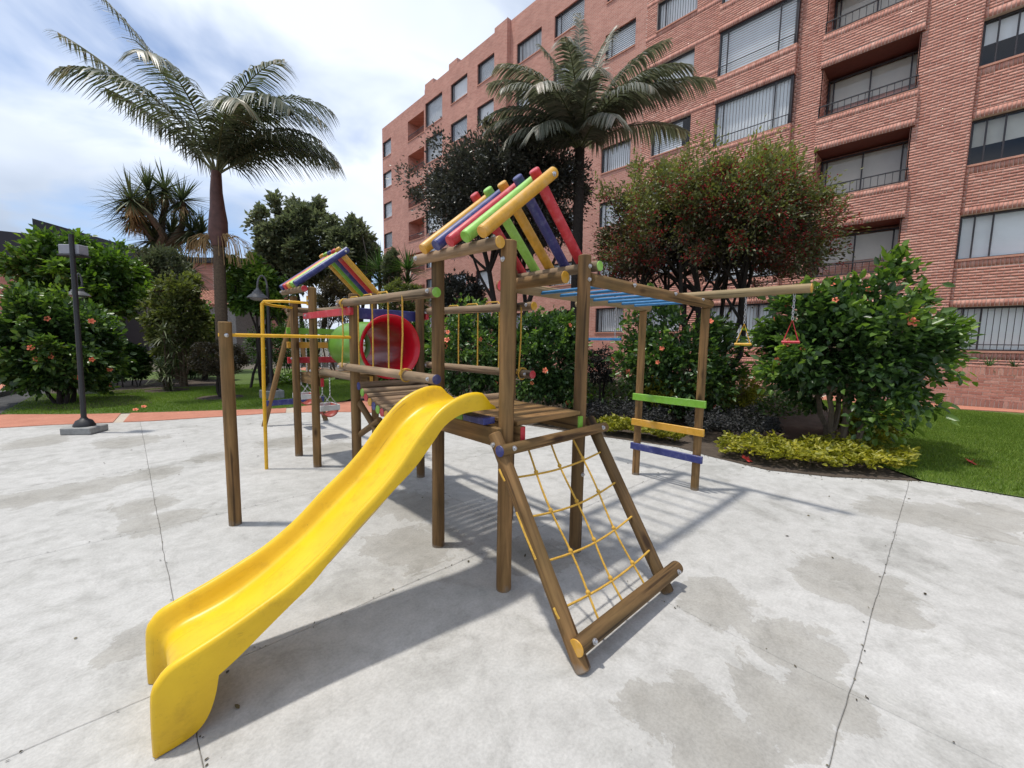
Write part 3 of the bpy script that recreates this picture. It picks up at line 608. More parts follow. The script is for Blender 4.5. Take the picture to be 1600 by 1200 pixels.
# bridge: rails, rope balusters and hanging logs
for (x, zt, zb, y0, y1, cA, cB, ln) in ((XA - .09, 1.895, 1.287, 2.42, 4.17, 'green', 'blue', 'near'), (XB + .085, 1.865, 1.288, 2.36, 4.02, 'yellow', 'red', 'far')):
    t1 = log('bridge_rail', (x, y0, zt - .01), (x, y1, zt + .015), .036, 'wood_pale', cap0=cA); b1 = log('bridge_rail', (x, y0, zb), (x, y1, zb + .003), .036, 'wood_pale', cap0=cB)
    for q, rr, zz_ in ((t1, y0, zt), (b1, y0, zb), (t1, y1 - .1, zt), (b1, y1 - .1, zb)): bolt((x - .036, rr + .06, zz_), (-1, 0, 0), q)
    ys = np.linspace(y0 + .42, y1 - .16, 5) if ln == 'near' else np.linspace(y0 + .12, y1 - .3, 5)
    for k, y in enumerate(ys):
        wrap = [(x + .05 * math.cos(a), y + .006 * a, zt + .05 * math.sin(a)) for a in np.linspace(-1.57, 4.71, 14)]
        rope([(x, y, zb - .02), (x + .004 * math.sin(k), y + .004, (zt + zb) / 2), (x, y, zt)] if k not in (0, 4) else [(x - .048, y, zb), (x - .03, y, (zb + zt) / 2), (x - .03, y, zt)], .0065)
        if k in (0, 4): rope([(x + .049 * math.cos(a), y - .012 + .004 * a, (zb if k == 0 else zt) + .049 * math.sin(a)) for a in np.linspace(0, 9.4, 26)], .006)
        elif k < 4: rope([(x, y, zt + .03), (x, y + .02, zt + .052), (x, y + .16, zt + .054), (x, y + .2, zt + .03)], .006)
seq = ['blue', 'green', 'red', 'orange']; NB = 17
for k in range(NB):
    u = k / (NB - 1); y = 3.95 - u * 1.33; z = 1.10 - .20 * math.sin(math.pi * min(max(u, 0), 1)) ** .8 - .02 * u
    log('bridge_log', (XA - .005, y, z), (XB + .0, y, z), .040, 'wood_pale', cap0=seq[k % 4])
for s_ in (XA + .07, XB - .07):
    rope([(s_, 3.97 - q * 1.37, 1.06 - .20 * math.sin(math.pi * q) ** .8 - .02 * q) for q in np.linspace(0, 1, 16)], .008)
for x in (XA + .02, XB - .02):
    log('brace', (x, YT - .03, .93), (x, YT - .42, .70), .030, 'wood_post'); log('brace', (x, YT - .02, .60), (x, YT - .48, .82), .03, 'wood_post')
# tunnel
TX, TZ = 2.03, 1.485
def ring_y(prof, mat, name, parent=play, n=40):     # prof of (y, r)
    b2 = MB()
    for (y, r) in prof:
        for k in range(n): b2.v.append((TX + r * math.cos(2 * math.pi * k / n), y, TZ + r * math.sin(2 * math.pi * k / n)))
    for i in range(len(prof) - 1):
        for k in range(n): b2.f.append((i * n + k, (i + 1) * n + k, (i + 1) * n + (k + 1) % n, i * n + (k + 1) % n))
    return obj(name, b2, MT[mat], parent, ang=35)
tube = ring_y([(4.09, .278), (4.15, .277), (4.5, .275), (4.62, .279), (4.66, .279), (4.78, .275), (5.02, .275), (5.10, .262), (5.14, .245), (5.15, .225), (5.14, .238), (5.05, .268), (4.09, .274)], 'tunnel_green', 'tunnel')
ring_y([(4.10, .272), (4.06, .29), (4.025, .325), (4.005, .338), (3.99, .340), (3.984, .334), (3.99, .322), (4.02, .296), (4.08, .268), (4.2, .262), (4.6, .258), (5.05, .250)], 'tunnel_red', 'tunnel_mouth', tube)
board('tunnel_board', (1.60, YT - .12, 1.79), (1.56, YB0 + .12, 1.86), 'paint_red'); bolt((1.559, 5.2, 1.83), (-1, 0, 0), play)
board('tunnel_board', (1.63, YT + .05, 1.765), (2.44, YT + .085, 1.875), 'paint_blue'); board('tunnel_board', (XB + .055, YT - .05, 1.79), (XB + .09, YB0 + .1, 1.86), 'paint_red')
log('tunnel_support', (1.70, YT + .06, 1.17), (1.70, YB0 - .05, 1.17), .04, 'wood_pale'); log('tunnel_support', (2.34, YT + .06, 1.17), (2.34, YB0 - .05, 1.17), .04, 'wood_pale')
# monkey bars, ladder, trapeze beam
r1 = log('overhead_rail', (XB - .15, YA1 - .04, 2.01), (4.50, 2.445, 1.985), .046, 'wood_blond'); r2 = log('overhead_rail', (XB + .03, YA0 - .03, 2.005), (4.47, 1.738, 1.985), .046, 'wood_warm')
for x in (2.9, 3.6, 4.2): bolt((x, 1.70, 2.01), (0, -1, .3), r2)
cl_ = log('cross_log', (XB - .085, YA0 + .10, 2.02), (XB - .085, YA1 + .06, 2.02), .045, 'wood_warm', cap0='orange'); obj('end_cap', MB().lathe([(.0005, 0), (.042, 0), (.042, .006), (.0005, .006)], n=18), MT['paint_red'], r1, mw=axis_mat((XB - .154, YA1 - .04, 2.01), (XB - .2, YA1 - .04, 2.01))[0])
for k in range(7):
    x = 2.66 + k * .245; obj('rung', MB().tube([(x, 1.765, 1.985), (x, 2.47, 1.985)], .015, 10), MT['paint_sky'], play)
beam = log('trapeze_beam', (4.43, .86, 2.075), (4.39, 3.42, 2.075), .042, 'wood_blond', cap0='orange')
for z, c_ in ((.945, 'green'), (.645, 'orange'), (.355, 'blue')): board('ladder_board', (4.325, 1.66, z - .039), (4.352, 2.50, z + .039), 'paint_' + c_)
# turning bar and fireman pole
obj('turning_bar', MB().tube([(.54, 3.96, 1.575), (1.66, 4.02, 1.578)], .0155, 12), MT['yellow_steel'], play)
fx, fy = 1.145, 5.457
pole = obj('fireman_pole', MB().tube([(fx, fy, 0), (fx + .01, fy, 1.0), (fx + .028, fy - .005, 1.955)], .0195, 12), MT['yellow_steel'], play)
obj('pole_hoop', MB().tube([(fx + .03, fy - .005, 1.955), (fx + .035, fy - .06, 1.975), (fx + .2, fy - .2, 1.98), (fx + .46, YB0 + .06, 1.98)], .016, 10), MT['yellow_steel'], pole)
obj('pole_hoop', MB().tube([(fx + .03, fy, 1.95), (fx + .05, fy + .05, 1.96), (fx + .2, fy + .24, 1.955), (1.60, YB1 - .02, 1.95)], .016, 10), MT['yellow_steel'], pole)
obj('pole_bracket', MB().tube([(1.592, YB0 + .03, 1.95), (1.592, YB0 + .03, 2.06)], .016, 8), MT['yellow_steel'], pole)
# ladder of tower behind and its boards
for z, c_ in ((1.66, 'green'), (1.475, 'orange'), (1.275, 'red')): board('ladder_board', (1.53, YB1 + .05, z - .04), (2.42, YB1 + .078, z + .04), 'paint_' + c_)
log('tower_rail', (1.55, YB1 + .11, 1.93), (2.45, YB1 + .11, 1.95), .036, 'wood_pale'); log('tower_rail', (XB + .085, YB0 - .05, 1.93), (XB + .085, YB1 + .2, 1.95), .036, 'wood_pale')
# swing frame
sw = log('swing_beam', (2.32, 5.93, 2.0), (2.21, 8.30, 2.0), .047, 'wood_pale', cap0='red')
log('swing_leg', (1.715, 8.22, -.01), (2.235, 8.14, 2.06), .044, 'wood_warm'); log('swing_leg', (2.735, 8.10, -.01), (2.20, 8.16, 2.04), .044, 'wood_warm')
board('swing_brace', (1.70, 8.17, .36), (2.74, 8.20, .46), 'paint_blue'); 
# hung things
def chain(p0, p1, parent, lk=.034, r=.0028, w=.009):
    p0, p1 = V(p0), V(p1); d = p1 - p0; L = d.length; n = max(2, int(L / (lk * .78))); d.normalize(); s1 = d.orthogonal().normalized(); s2 = d.cross(s1); b2 = MB()
    for k in range(n):
        c_ = p0 + d * (L * (k + .5) / n); s_ = s1 if k % 2 else s2
        b2.tube([c_ + d * (lk * .5 * math.cos(a)) + s_ * (w * math.sin(a)) for a in np.linspace(0, 2 * math.pi, 9)], r, 5, False)
    return obj('chain', b2, MT['steel'], parent)
def trapeze(y, c_, label, zb, w=.10, ln=.17):
    x = 4.43 - (y - .86) * .0156
    o = empty('trapeze_ring', (x, y, zb), label, 'trapeze')
    chain((x, y, 2.04), (x, y, zb + ln), o); mt = MT['paint_' + c_]
    obj('triangle_frame', MB().tube([(x, y - w / 2, zb), (x, y, zb + ln), (x, y + w / 2, zb)], .006, 7), mt, o); obj('hand_bar', MB().tube([(x, y - w / 2 - .01, zb), (x, y + w / 2 + .01, zb)], .012, 10), mt, o)
trapeze(1.38, 'yellow', 'yellow triangle trapeze handle hanging on a chain from the log beam', 1.575, .13, .2); trapeze(.985, 'red', 'red triangle trapeze handle hanging on a chain near the beam end', 1.60, .12, .2)
o = empty('bar_swing', (4.4, 3.0, 1.61), 'blue bar swing on two chains behind the monkey bars', 'swing')
for y in (2.82, 3.24): chain((4.4, y, 2.04), (4.4, y, 1.62), o)
board('bar_seat', (4.385, 2.74, 1.60), (4.425, 3.28, 1.632), 'paint_sky', o)
def bucket(y, zb, label):
    x = 2.32 - (y - 5.93) * .0464; o = empty('bucket_swing', (x, y, zb), label, 'swing', 'bucket swings under the swing beam')
    w = .17
    for s_ in (-1, 1):
        chain((x, y + s_ * w, 1.96), (x, y + s_ * w, zb + .36), o)
        for q in (-1, 1): chain((x, y + s_ * w, zb + .36), (x + q * .12, y + s_ * w, zb + .19), o)
    sh = MB(); n = 12
    for k in range(n + 1):
        a = math.pi * k / n; cx_, cz = -.135 * math.cos(a), .17 - .15 * math.sin(a) if 0 < k < n else .20
        for s_ in (-1, 1): sh.v.append((x + cx_, y + s_ * w, zb + cz))
    for k in range(n): sh.f.append((2 * k, 2 * k + 1, 2 * k + 3, 2 * k + 2))
    ob = obj('seat', sh, MT['swing_rubber'], o); md = ob.modifiers.new('thick', 'SOLIDIFY'); md.thickness = .012
    r_ = MB()
    for zt, hh in ((.125, .085),):
        for q in (-1, 1): r_.bbox((x + q * .14 - .008, y - w, zb + zt), (x + q * .14 + .008, y + w, zb + zt + hh), .003)
        for s_ in (-1, 1): r_.bbox((x - .148, y + s_ * w - .008, zb + zt), (x + .148, y + s_ * w + .008, zb + zt + hh), .003)
    obj('safety_rim', r_, MT['swing_white'], o, smooth=False)
bucket(7.66, .40, 'white and red bucket swing nearer the far A-frame'); bucket(6.72, .32, 'lower white and red bucket swing nearer the roofed tower')

# ------------------------------------------------------------------ apartment building
XF = 17.9
bld = empty('apartment_building', (XF + 6, 14, 0), 'long red brick apartment block with rows of dark framed windows and balconies', 'building')
wallm = MB(); farm = MB(); BR_V, BR_R = [], []          # mortar backing, shader-brick wall, near bricks
near_b = []                                              # nearest bricks become objects of their own
def brick_face(axis, fixed, out, a0, a1, z0, z1, single=False, soldier=0, pro=.007):
    """running-bond bricks on a rectangle; axis 'Y' : face at X=fixed looking out(-1/1); axis 'X': face at Y=fixed"""
    rects = []
    zt, zb = z1, z0
    if soldier & 1: rects += sold(a0, a1, zt - .20, zt); zt -= .20
    if soldier & 2: rects += sold(a0, a1, zb, zb + .20); zb += .20
    k0, k1 = math.floor(zb / BH), math.ceil(zt / BH)
    for k in range(k0, k1):
        lo, hi = max(zb, k * BH + .006), min(zt, (k + 1) * BH - .006)
        if hi - lo < .012: continue
        off = (k % 2) * BL / 2; i0, i1 = math.floor((a0 - off) / BL), math.ceil((a1 - off) / BL)
        for i in range(i0, i1):
            l, h = max(a0, off + i * BL + .005), min(a1, off + (i + 1) * BL - .005)
            if h - l > .015: rects.append((l, h, lo, hi))
    for (l, h, lo, hi) in rects:
        p = pro + random.uniform(-.002, .002); f0, f1 = fixed, fixed + out * p
        if single: near_b.append((axis, f0, f1, l, h, lo, hi)); continue
        if axis == 'Y': c_ = [(f0, l, lo), (f0, h, lo), (f0, h, hi), (f0, l, hi), (f1, l, lo), (f1, h, lo), (f1, h, hi), (f1, l, hi)]
        else: c_ = [(l, f0, lo), (h, f0, lo), (h, f0, hi), (l, f0, hi), (l, f1, lo), (h, f1, lo), (h, f1, hi), (l, f1, hi)]
        BR_V.append(c_); BR_R.append(min(max(random.gauss(.55, .22), 0), 1))
def sold(a0, a1, z0, z1):
    n = max(1, round((a1 - a0) / BH)); w = (a1 - a0) / n; return [(a0 + i * w + .005, a0 + (i + 1) * w - .005, z0 + .005, z1 - .005) for i in range(n)]
def quad(mb, pts): mb.add(pts, [tuple(range(len(pts)))])
def face_Y(X, y0, y1, z0, z1, near, soldier=0, single=False):
    (quad(wallm if near else farm, [(X, y1, z0), (X, y0, z0), (X, y0, z1), (X, y1, z1)]))
    if near: brick_face('Y', X, -1, y0, y1, z0, z1, single, soldier)
def face_X(Y, x0, x1, z0, z1, near, out):
    quad(wallm if near else farm, [(x0, Y, z0), (x1, Y, z0), (x1, Y, z1), (x0, Y, z1)])
    if near: brick_face('X', Y, out, x0, x1, z0, z1)
def face_Z(Z, x0, x1, y0, y1, mb): quad(mb, [(x0, y0, Z), (x1, y0, Z), (x1, y1, Z), (x0, y1, Z)])
soff = MB(); capm = MB()
# window meshes are shared between windows of one size
wcache = {}
def window(X, y0, y1, z0, z1, mull=(), blind='slat', cover=1., rail=None, depth=.16, bars=False, bm='blind_white', open_=None, room='room_dark'):
    w, h = round(y1 - y0, 3), round(z1 - z0, 3); key = (w, h, tuple(mull), rail, bars)
    if key not in wcache:
        f = MB(); t_ = .045; d0, d1 = 0., .06
        f.bbox((d0, 0, 0), (d1, w, t_), .004); f.bbox((d0, 0, h - t_), (d1, w, h), .004); f.bbox((d0, 0, t_), (d1, t_, h - t_), .004); f.bbox((d0, w - t_, t_), (d1, w, h - t_), .004)
        for u in mull: f.bbox((d0 + .004, w * u - .02, t_), (d1 - .004, w * u + .02, h - t_), .004)
        if rail:
            f.bbox((-.06, .01, h * rail - .014), (-.03, w - .01, h * rail + .014), .004)
            for u in (.01, w - .035): f.bbox((-.06, u, .02), (-.03, u + .025, h * rail), .003)
        if bars:
            k = int(w / .125)
            for q in range(1, k): f.tube([(-.05, w * q / k, 0), (-.05, w * q / k, h)], .008, 5)
            f.bbox((-.06, 0, h * .13), (-.04, w, h * .13 + .025), .003)
        gm = MB().add([(.03, t_, t_), (.03, w - t_, t_), (.03, w - t_, h - t_), (.03, t_, h - t_)], [(3, 2, 1, 0)])
        rm = MB().add([(.07, 0, 0), (.07, w, 0), (.07, w, h), (.07, 0, h), (.9, 0, 0), (.9, w, 0), (.9, w, h), (.9, 0, h)], [(4, 5, 6, 7), (0, 1, 5, 4), (1, 2, 6, 5), (2, 3, 7, 6), (3, 0, 4, 7)])
        wcache[key] = (mesh_of('window', f, MT['frame_dark'], False), mesh_of('pane', gm, MT['glass'], False), rm)
    fm, pm, rm = wcache[key]; mw = Matrix.Translation((X + depth, y0, z0))
    wo_ = obj('window', fm, None, bld, mw=mw); obj('pane', pm, None, wo_, mw=mw)
    kr = (key, room)
    if kr not in wcache: wcache[kr] = mesh_of('room', rm, MT[room], False)
    obj('room', wcache[kr], None, wo_, mw=mw)
    if blind:
        kb_ = (w, h, blind, cover, bm, open_)
        if kb_ not in wcache:
            b2 = MB(); lo = h * (1 - cover) + .03; a, z_ = .05, w - .05
            if open_: a, z_ = w * open_[0], w * open_[1]
            if blind == 'slat':
                n = max(2, int((h - .05 - lo) / .085)); s_ = (h - .05 - lo) / n
                for q in range(n): b2.add([(.13, a, lo + q * s_), (.13, z_, lo + q * s_), (.155, z_, lo + q * s_ + s_ * .97), (.155, a, lo + q * s_ + s_ * .97)], [(3, 2, 1, 0)])
            elif blind == 'vert':
                n = max(2, int((z_ - a) / .11)); s_ = (z_ - a) / n
                for q in range(n): b2.add([(.13, a + q * s_, lo), (.16, a + q * s_ + s_ * .97, lo), (.16, a + q * s_ + s_ * .97, h - .05), (.13, a + q * s_, h - .05)], [(3, 2, 1, 0)])
            else: b2.add([(.14, a, lo), (.14, z_, lo), (.14, z_, h - .05), (.14, a, h - .05)], [(3, 2, 1, 0)])
            wcache[kb_] = mesh_of('blind', b2, MT[bm], False)
        obj('blind', wcache[kb_], None, wo_, mw=mw)
def reveal(X, y0, y1, z0, z1, d, near, top=None):
    mb = wallm if near else farm
    quad(mb, [(X, y0, z0), (X + d, y0, z0), (X + d, y0, z1), (X, y0, z1)]); quad(mb, [(X, y1, z0), (X + d, y1, z0), (X + d, y1, z1), (X, y1, z1)])
    if near and d > .3:
        brick_face('X', y0, 1, X, X + d, z0, z1); brick_face('X', y1, -1, X, X + d, z0, z1)
    quad(soff if top else mb, [(X, y0, z1), (X, y1, z1), (X + d, y1, z1), (X + d, y0, z1)])
    capm.box((X - .035, y0 - .0, z0 - .055), (X + d, y1, z0 + .002))          # brick-on-edge sill
def column_of(X, y0, y1, zmax, ops, near, soldier=3, d=.16):
    """strip of wall y0..y1 with openings (z0,z1,win y0,win y1) stacked"""
    z = 0.
    for (a, b2, wy0, wy1) in sorted(ops):
        face_Y(X, y0, y1, z, a - .055, near, (2 if z > 0 else 0) | 1 if near and soldier else 0)
        if wy0 > y0 + .01: face_Y(X, y0, wy0, a - .055, b2, near)
        if wy1 < y1 - .01: face_Y(X, wy1, y1, a - .055, b2, near)
        reveal(X, wy0, wy1, a, b2, d, near); z = b2
    face_Y(X, y0, y1, z, zmax, near, 2 if near and soldier else 0)
TOP = 20.75; PF = 2.655
# right bay, slightly recessed
ZR = [(1.55 + PF * k, 2.82 + PF * k) for k in range(7)]
column_of(XF + .10, -2.95, .07, TOP, [(a, b2, -2.9, .05) for a, b2 in ZR], True)
face_Y(XF, -14., -2.95, 0, TOP, False)
kinds = [dict(blind='flat', bars=True), dict(blind='flat'), dict(blind='flat', cover=.58, bm='blind_cream'), dict(blind='flat', cover=.5), dict(blind='slat'), dict(blind='flat', cover=.7), dict(blind='vert')]
for k, (a, b2) in enumerate(ZR): window(XF + .10, -2.9, .05, a, b2, mull=(.16, .78, .90), depth=.14, **kinds[k])
face_X(.07, XF, XF + .1, 0, TOP, True, -1); face_X(-2.95, XF, XF + .1, 0, TOP, False, 1)
# pilaster
face_Y(XF, .07, 1.30, 0, TOP, True)
# balconies
ys0, ys1 = 1.30, 3.72; prev = 0.
sp_ = [(2.95 + 2.69 * k, 3.98 + 2.69 * k) for k in range(6)]
DB = .95
for (a, b2) in sp_:
    z0, z1 = prev, a
    reveal(XF, ys0 + .03, ys1 - .03, z0, z1, DB, True, True)
    face_Y(XF + DB, ys0, ys1, z0, z1, False)
    if z0 > 0.: window(XF + DB - .22, ys0 + .06, ys1 - .06, z0 + .04, z1 - .10, mull=(.07, .5, .93), depth=.02, blind='flat', cover=.62 if int(a) % 2 else .95, bm='blind_cream' if int(a) % 3 else 'blind_white', room='room_warm')
    Xp = XF - .10
    face_Y(Xp, ys0 - .06, ys1 + .03, a, b2, True, 3)
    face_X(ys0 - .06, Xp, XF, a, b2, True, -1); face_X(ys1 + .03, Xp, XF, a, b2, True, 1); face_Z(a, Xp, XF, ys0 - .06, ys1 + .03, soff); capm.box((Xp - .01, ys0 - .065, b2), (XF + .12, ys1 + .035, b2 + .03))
    rl = MB(); rl.bbox((Xp + .02, ys0 - .03, b2 + .40), (Xp + .055, ys1, b2 + .435), .004); rl.bbox((Xp + .02, ys0 - .03, b2 + .06), (Xp + .055, ys1, b2 + .09), .004)
    n = 14
    for q in range(n + 1):
        y = ys0 - .025 + (ys1 - ys0 + .02) * q / n; rl.bbox((Xp + .028, y - .008, b2 + .03), (Xp + .046, y + .008, b2 + .41), .002)
    obj('balcony_railing', rl, MT['railing_black'], bld, smooth=False); prev = b2
face_Y(XF, ys0, ys1, prev + 1.9, TOP, True); reveal(XF, ys0 + .03, ys1 - .03, prev, prev + 1.9, DB, True, True); face_Y(XF + DB, ys0, ys1, prev, prev + 1.9, False)
# wall strip, projecting bay windows
face_Y(XF, 3.72, 4.52, 0, TOP, True)
Xb = XF - .22
for k in range(7):
    a, b2 = (-.15 + 1.10 + 2.655 * (k - 0) - 1.35, .75 + 2.655 * k - .05) if False else (.55 + 2.655 * k, 1.49 + 2.655 * k)
    if k == 0: a = 0.
    w1 = 3.2 + 2.655 * k
    face_Y(Xb, 4.50, 7.20, a, b2, True, 3); face_X(4.50, Xb, XF, a, b2, True, -1); face_X(7.20, Xb, XF, a, b2, True, 1); face_Z(a, Xb, XF, 4.5, 7.2, soff); capm.box((Xb - .01, 4.49, b2), (XF, 7.21, b2 + .05))
    window(Xb + .04, 4.56, 7.16, b2 + .05, w1, mull=(.20, .88), depth=0.02, blind=('vert', 'slat', 'vert', 'vert', 'slat', 'flat', 'slat')[k], rail=.2)
    sd = MB(); sd.bbox((Xb + .06, 4.52, b2 + .05), (XF, 4.555, w1), .004); obj('bay_side', sd, MT['frame_dark'], bld, smooth=False)
    face_Y(XF + .3, 4.5, 7.2, b2, w1 + .1, False)
face_Y(XF, 4.5, 7.2, 19.13, TOP, True)
# main flat stretch
ops = lambda y0, y1: [(2.17 + PF * k - .02 * k, 3.40 + PF * k - .03 * k, y0, y1) for k in range(7)]
cols_ = [(7.20, 9.1 + .0, 8.22, 9.1)]
strips = [(7.20, 10.5, 8.22, 10.0), (10.5, 13.3, 11.05, 12.7), (13.3, 16.5, 14.05, 16.05), (16.5, 19.7, 17.0, 19.0)]
bk = ['slat', 'slat', 'vert', 'slat', 'flat', 'vert', 'slat']
for ci, (y0, y1, w0, w1) in enumerate(strips):
    column_of(XF, y0, y1, TOP, ops(w0, w1), ci == 0, d=.10)
    for k, (a, b2, _, _) in enumerate(ops(w0, w1)):
        if (ci, k) == (2, 0): window(XF, w0, w1, a, b2, depth=.075, mull=(.5,), blind='flat', open_=(.03, .2)); continue
        window(XF, w0, w1, a, b2, depth=.075, mull=(.80,), blind=bk[(k + ci * 2) % 7], open_=(.25, .97) if (k + ci) % 4 == 3 else None)
# left wing stands forward
XL = 17.6; s_ = XL / XF; zl = lambda z: 1.55 + (z - 1.55) * s_
face_X(19.55, XL, XF, 0, TOP + .05, False, -1); face_Y(XL, 19.55, 20.7, 0, TOP, False)
lw = [(20.7, 22.37, zl(18.4), zl(19.7), 'w'), (23.45, 25.37, zl(18.4), zl(19.72), 'w'), (26.43, 28.72, zl(17.97), zl(19.77), 'w'), (28.90, 31.37, zl(17.86), zl(19.42), 'b'), (34.25, 35.80, zl(17.9), zl(19.25), 'c')]
ed = [20.7, 22.9, 25.9, 28.8, 33., 35.88]
for i, (w0, w1, a, b2, kd) in enumerate(lw):
    y0, y1 = ed[i], ed[i + 1]; tp_ = TOP - .25 if i < 3 else zl(20.5)
    oo = [(a - 2.61 * k, b2 - 2.61 * k, max(w0, y0 + .001), w1) for k in range(7) if a - 2.61 * k > .6]
    column_of(XL, y0, y1, tp_, oo, False, d=1.0 if kd == 'b' else .10)
    for k, (q0, q1, u0, u1) in enumerate(oo):
        if kd == 'b':
            face_Y(XL + 1.0, u0, u1, q0, q1, False); rl = MB(); rl.bbox((XL + .03, u0, q0 + .42), (XL + .06, u1, q0 + .46), .004)
            for t_ in range(17): y = u0 + (u1 - u0) * t_ / 16; rl.bbox((XL + .035, y - .01, q0), (XL + .055, y + .01, q0 + .43), .002)
            obj('balcony_railing', rl, MT['railing_black'], bld, smooth=False)
        else: window(XL, u0, u1, q0, q1, depth=.075, mull=(.85,), blind=('slat', 'flat', 'slat', 'vert')[(k + i) % 4])
face_Y(XL, 33.0, 33.0 + .0001, 0, 1, False)
# roof, ends and parapet caps
rf = MB(); rf.box((XF + .06, -13.94, TOP - .5), (XF + 12.94, 19.6, TOP - .25)); rf.box((XL + .06, 19.62, TOP - 1.0), (XL + 12.94, 35.82, TOP - .75))
obj('roof', rf, MT['stone_grey'], bld, smooth=False)
ch = MB().box((XL + .003, 27.6, TOP - .24), (XL + .6, 28.75, TOP + .1)); ch.box((XL + .003, 24.6, TOP - .24), (XL + .4, 25.6, TOP + .12)); obj('parapet_block', ch, MT['brick_far'], bld, smooth=False)
quad(farm, [(XL, 35.88, 0), (XL + 13, 35.88, 0), (XL + 13, 35.88, zl(20.5)), (XL, 35.88, zl(20.5))]); quad(farm, [(XF + 13, -14, 0), (XF, -14, 0), (XF, -14, TOP), (XF + 13, -14, TOP)])
quad(farm, [(XF + 13, 35.88, 0), (XF + 13, -14, 0), (XF + 13, -14, TOP - .3), (XF + 13, 35.88, TOP - .3)])
obj('wall', wallm, MT['mortar'], bld, smooth=False); obj('wall', farm, MT['brick_far'], bld, smooth=False)
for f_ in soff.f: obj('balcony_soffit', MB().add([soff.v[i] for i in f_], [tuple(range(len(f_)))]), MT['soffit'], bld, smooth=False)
for i in range(0, len(capm.v), 8): obj('sill', MB().add(capm.v[i:i + 8], [(3, 2, 1, 0), (4, 5, 6, 7), (0, 1, 5, 4), (1, 2, 6, 5), (2, 3, 7, 6), (3, 0, 4, 7)]), MT['sill_brick'], bld, smooth=False)
bricks_n = len(BR_V); bv = np.array(BR_V).reshape(-1, 3)
fq = np.array([(4, 5, 6, 7), (0, 1, 5, 4), (2, 3, 7, 6), (1, 2, 6, 5), (3, 0, 4, 7)])
ff = (np.arange(bricks_n)[:, None, None] * 8 + fq[None]).reshape(-1, 4)
wb = fast_obj('facade_bricks', bv, ff, MT['brick'], np.repeat(BR_R, 5), bld); wb['kind'] = 'stuff'
BR_V.clear(); BR_R.clear()
# brick planter along the foot of the building
XP = 17.2
pl = empty('brick_planter', (XP, 0, 0), 'low red brick planter wall running along the foot of the apartment block', 'planter')
pw = MB().box((XP, -14, 0), (XP + .24, 18, 1.10)); obj('planter_core', pw, MT['mortar'], pl, smooth=False)
obj('planter_soil', MB().box((XP + .24, -14, 0), (XF - .22, 18, 1.02)), MT['bed_soil'], pl, smooth=False)
brick_face('Y', XP, -1, -2.4, 1.75, .0, 1.10, True, 3, .008); brick_face('Y', XP, -1, -14., -2.4, .0, 1.10, False, 3, .008); brick_face('Y', XP, -1, 1.75, 18., .0, 1.10, False, 3, .008)
near_b.sort(key=lambda q: -(q[4] + q[3]) / 2 if False else abs((q[3] + q[4]) / 2 + .2)); singles, rest = near_b[:300], near_b[300:]
cube_me = {}
for (ax, f0, f1, l, h, lo, hi) in singles:
    kk = (round(h - l, 2), round(hi - lo, 2))
    if kk not in cube_me: cube_me[kk] = mesh_of('brick', MB().bbox((0, 0, 0), (.010, h - l, hi - lo), .003), MT['brick_single'], False)
    obj('brick', cube_me[kk], None, pl, mw=Matrix.Translation((min(f0, f1) - .0005, l, lo)))
for (ax, f0, f1, l, h, lo, hi) in rest:
    BR_V.append([(f0, l, lo), (f0, h, lo), (f0, h, hi), (f0, l, hi), (f1, l, lo), (f1, h, lo), (f1, h, hi), (f1, l, hi)]); BR_R.append(random.random())
bv = np.array(BR_V).reshape(-1, 3); ff = (np.arange(len(BR_V))[:, None, None] * 8 + fq[None]).reshape(-1, 4)
wb = fast_obj('planter_bricks', bv, ff, MT['brick'], np.repeat(BR_R, 5), pl); wb['kind'] = 'stuff'
obj('planter_coping', MB().box((XP - .012, -14, 1.10), (XP + .252, 18, 1.13)), MT['brick_far'], pl, smooth=False)
print('bricks', bricks_n, len(BR_V))

# ------------------------------------------------------------------ vegetation
def unit(a): return a / (np.linalg.norm(a, axis=-1, keepdims=True) + 1e-9)
def leaf_geo(P, D, Nn, L, Wd, ovate=False, fold=.18, curl=.15):
    D = unit(D); S = unit(np.cross(D, Nn)); U = np.cross(S, D); L = L[:, None]; Wd = Wd[:, None]; n = len(P)
    tip = P + D * L - U * L * curl
    if ovate:
        m1 = P + D * L * .3; m2 = P + D * L * .68 - U * L * curl * .4
        v = np.stack([P, m1 + S * Wd * .46 + U * Wd * fold, m2 + S * Wd * .36 + U * Wd * fold * .8, tip, m2 - S * Wd * .36 + U * Wd * fold * .8, m1 - S * Wd * .46 + U * Wd * fold], 1)
        f = np.array([(0, 1, 2, 3), (0, 3, 4, 5)])
        return v.reshape(-1, 3), (np.arange(n)[:, None, None] * 6 + f[None]).reshape(-1, 4), 2
    m = P + D * L * .45
    v = np.stack([P, m + S * Wd * .5 + U * Wd * fold, tip, m - S * Wd * .5 + U * Wd * fold], 1)
    f = np.array([(0, 1, 2), (0, 2, 3)])
    return v.reshape(-1, 3), (np.arange(n)[:, None, None] * 4 + f[None]).reshape(-1, 3), 2
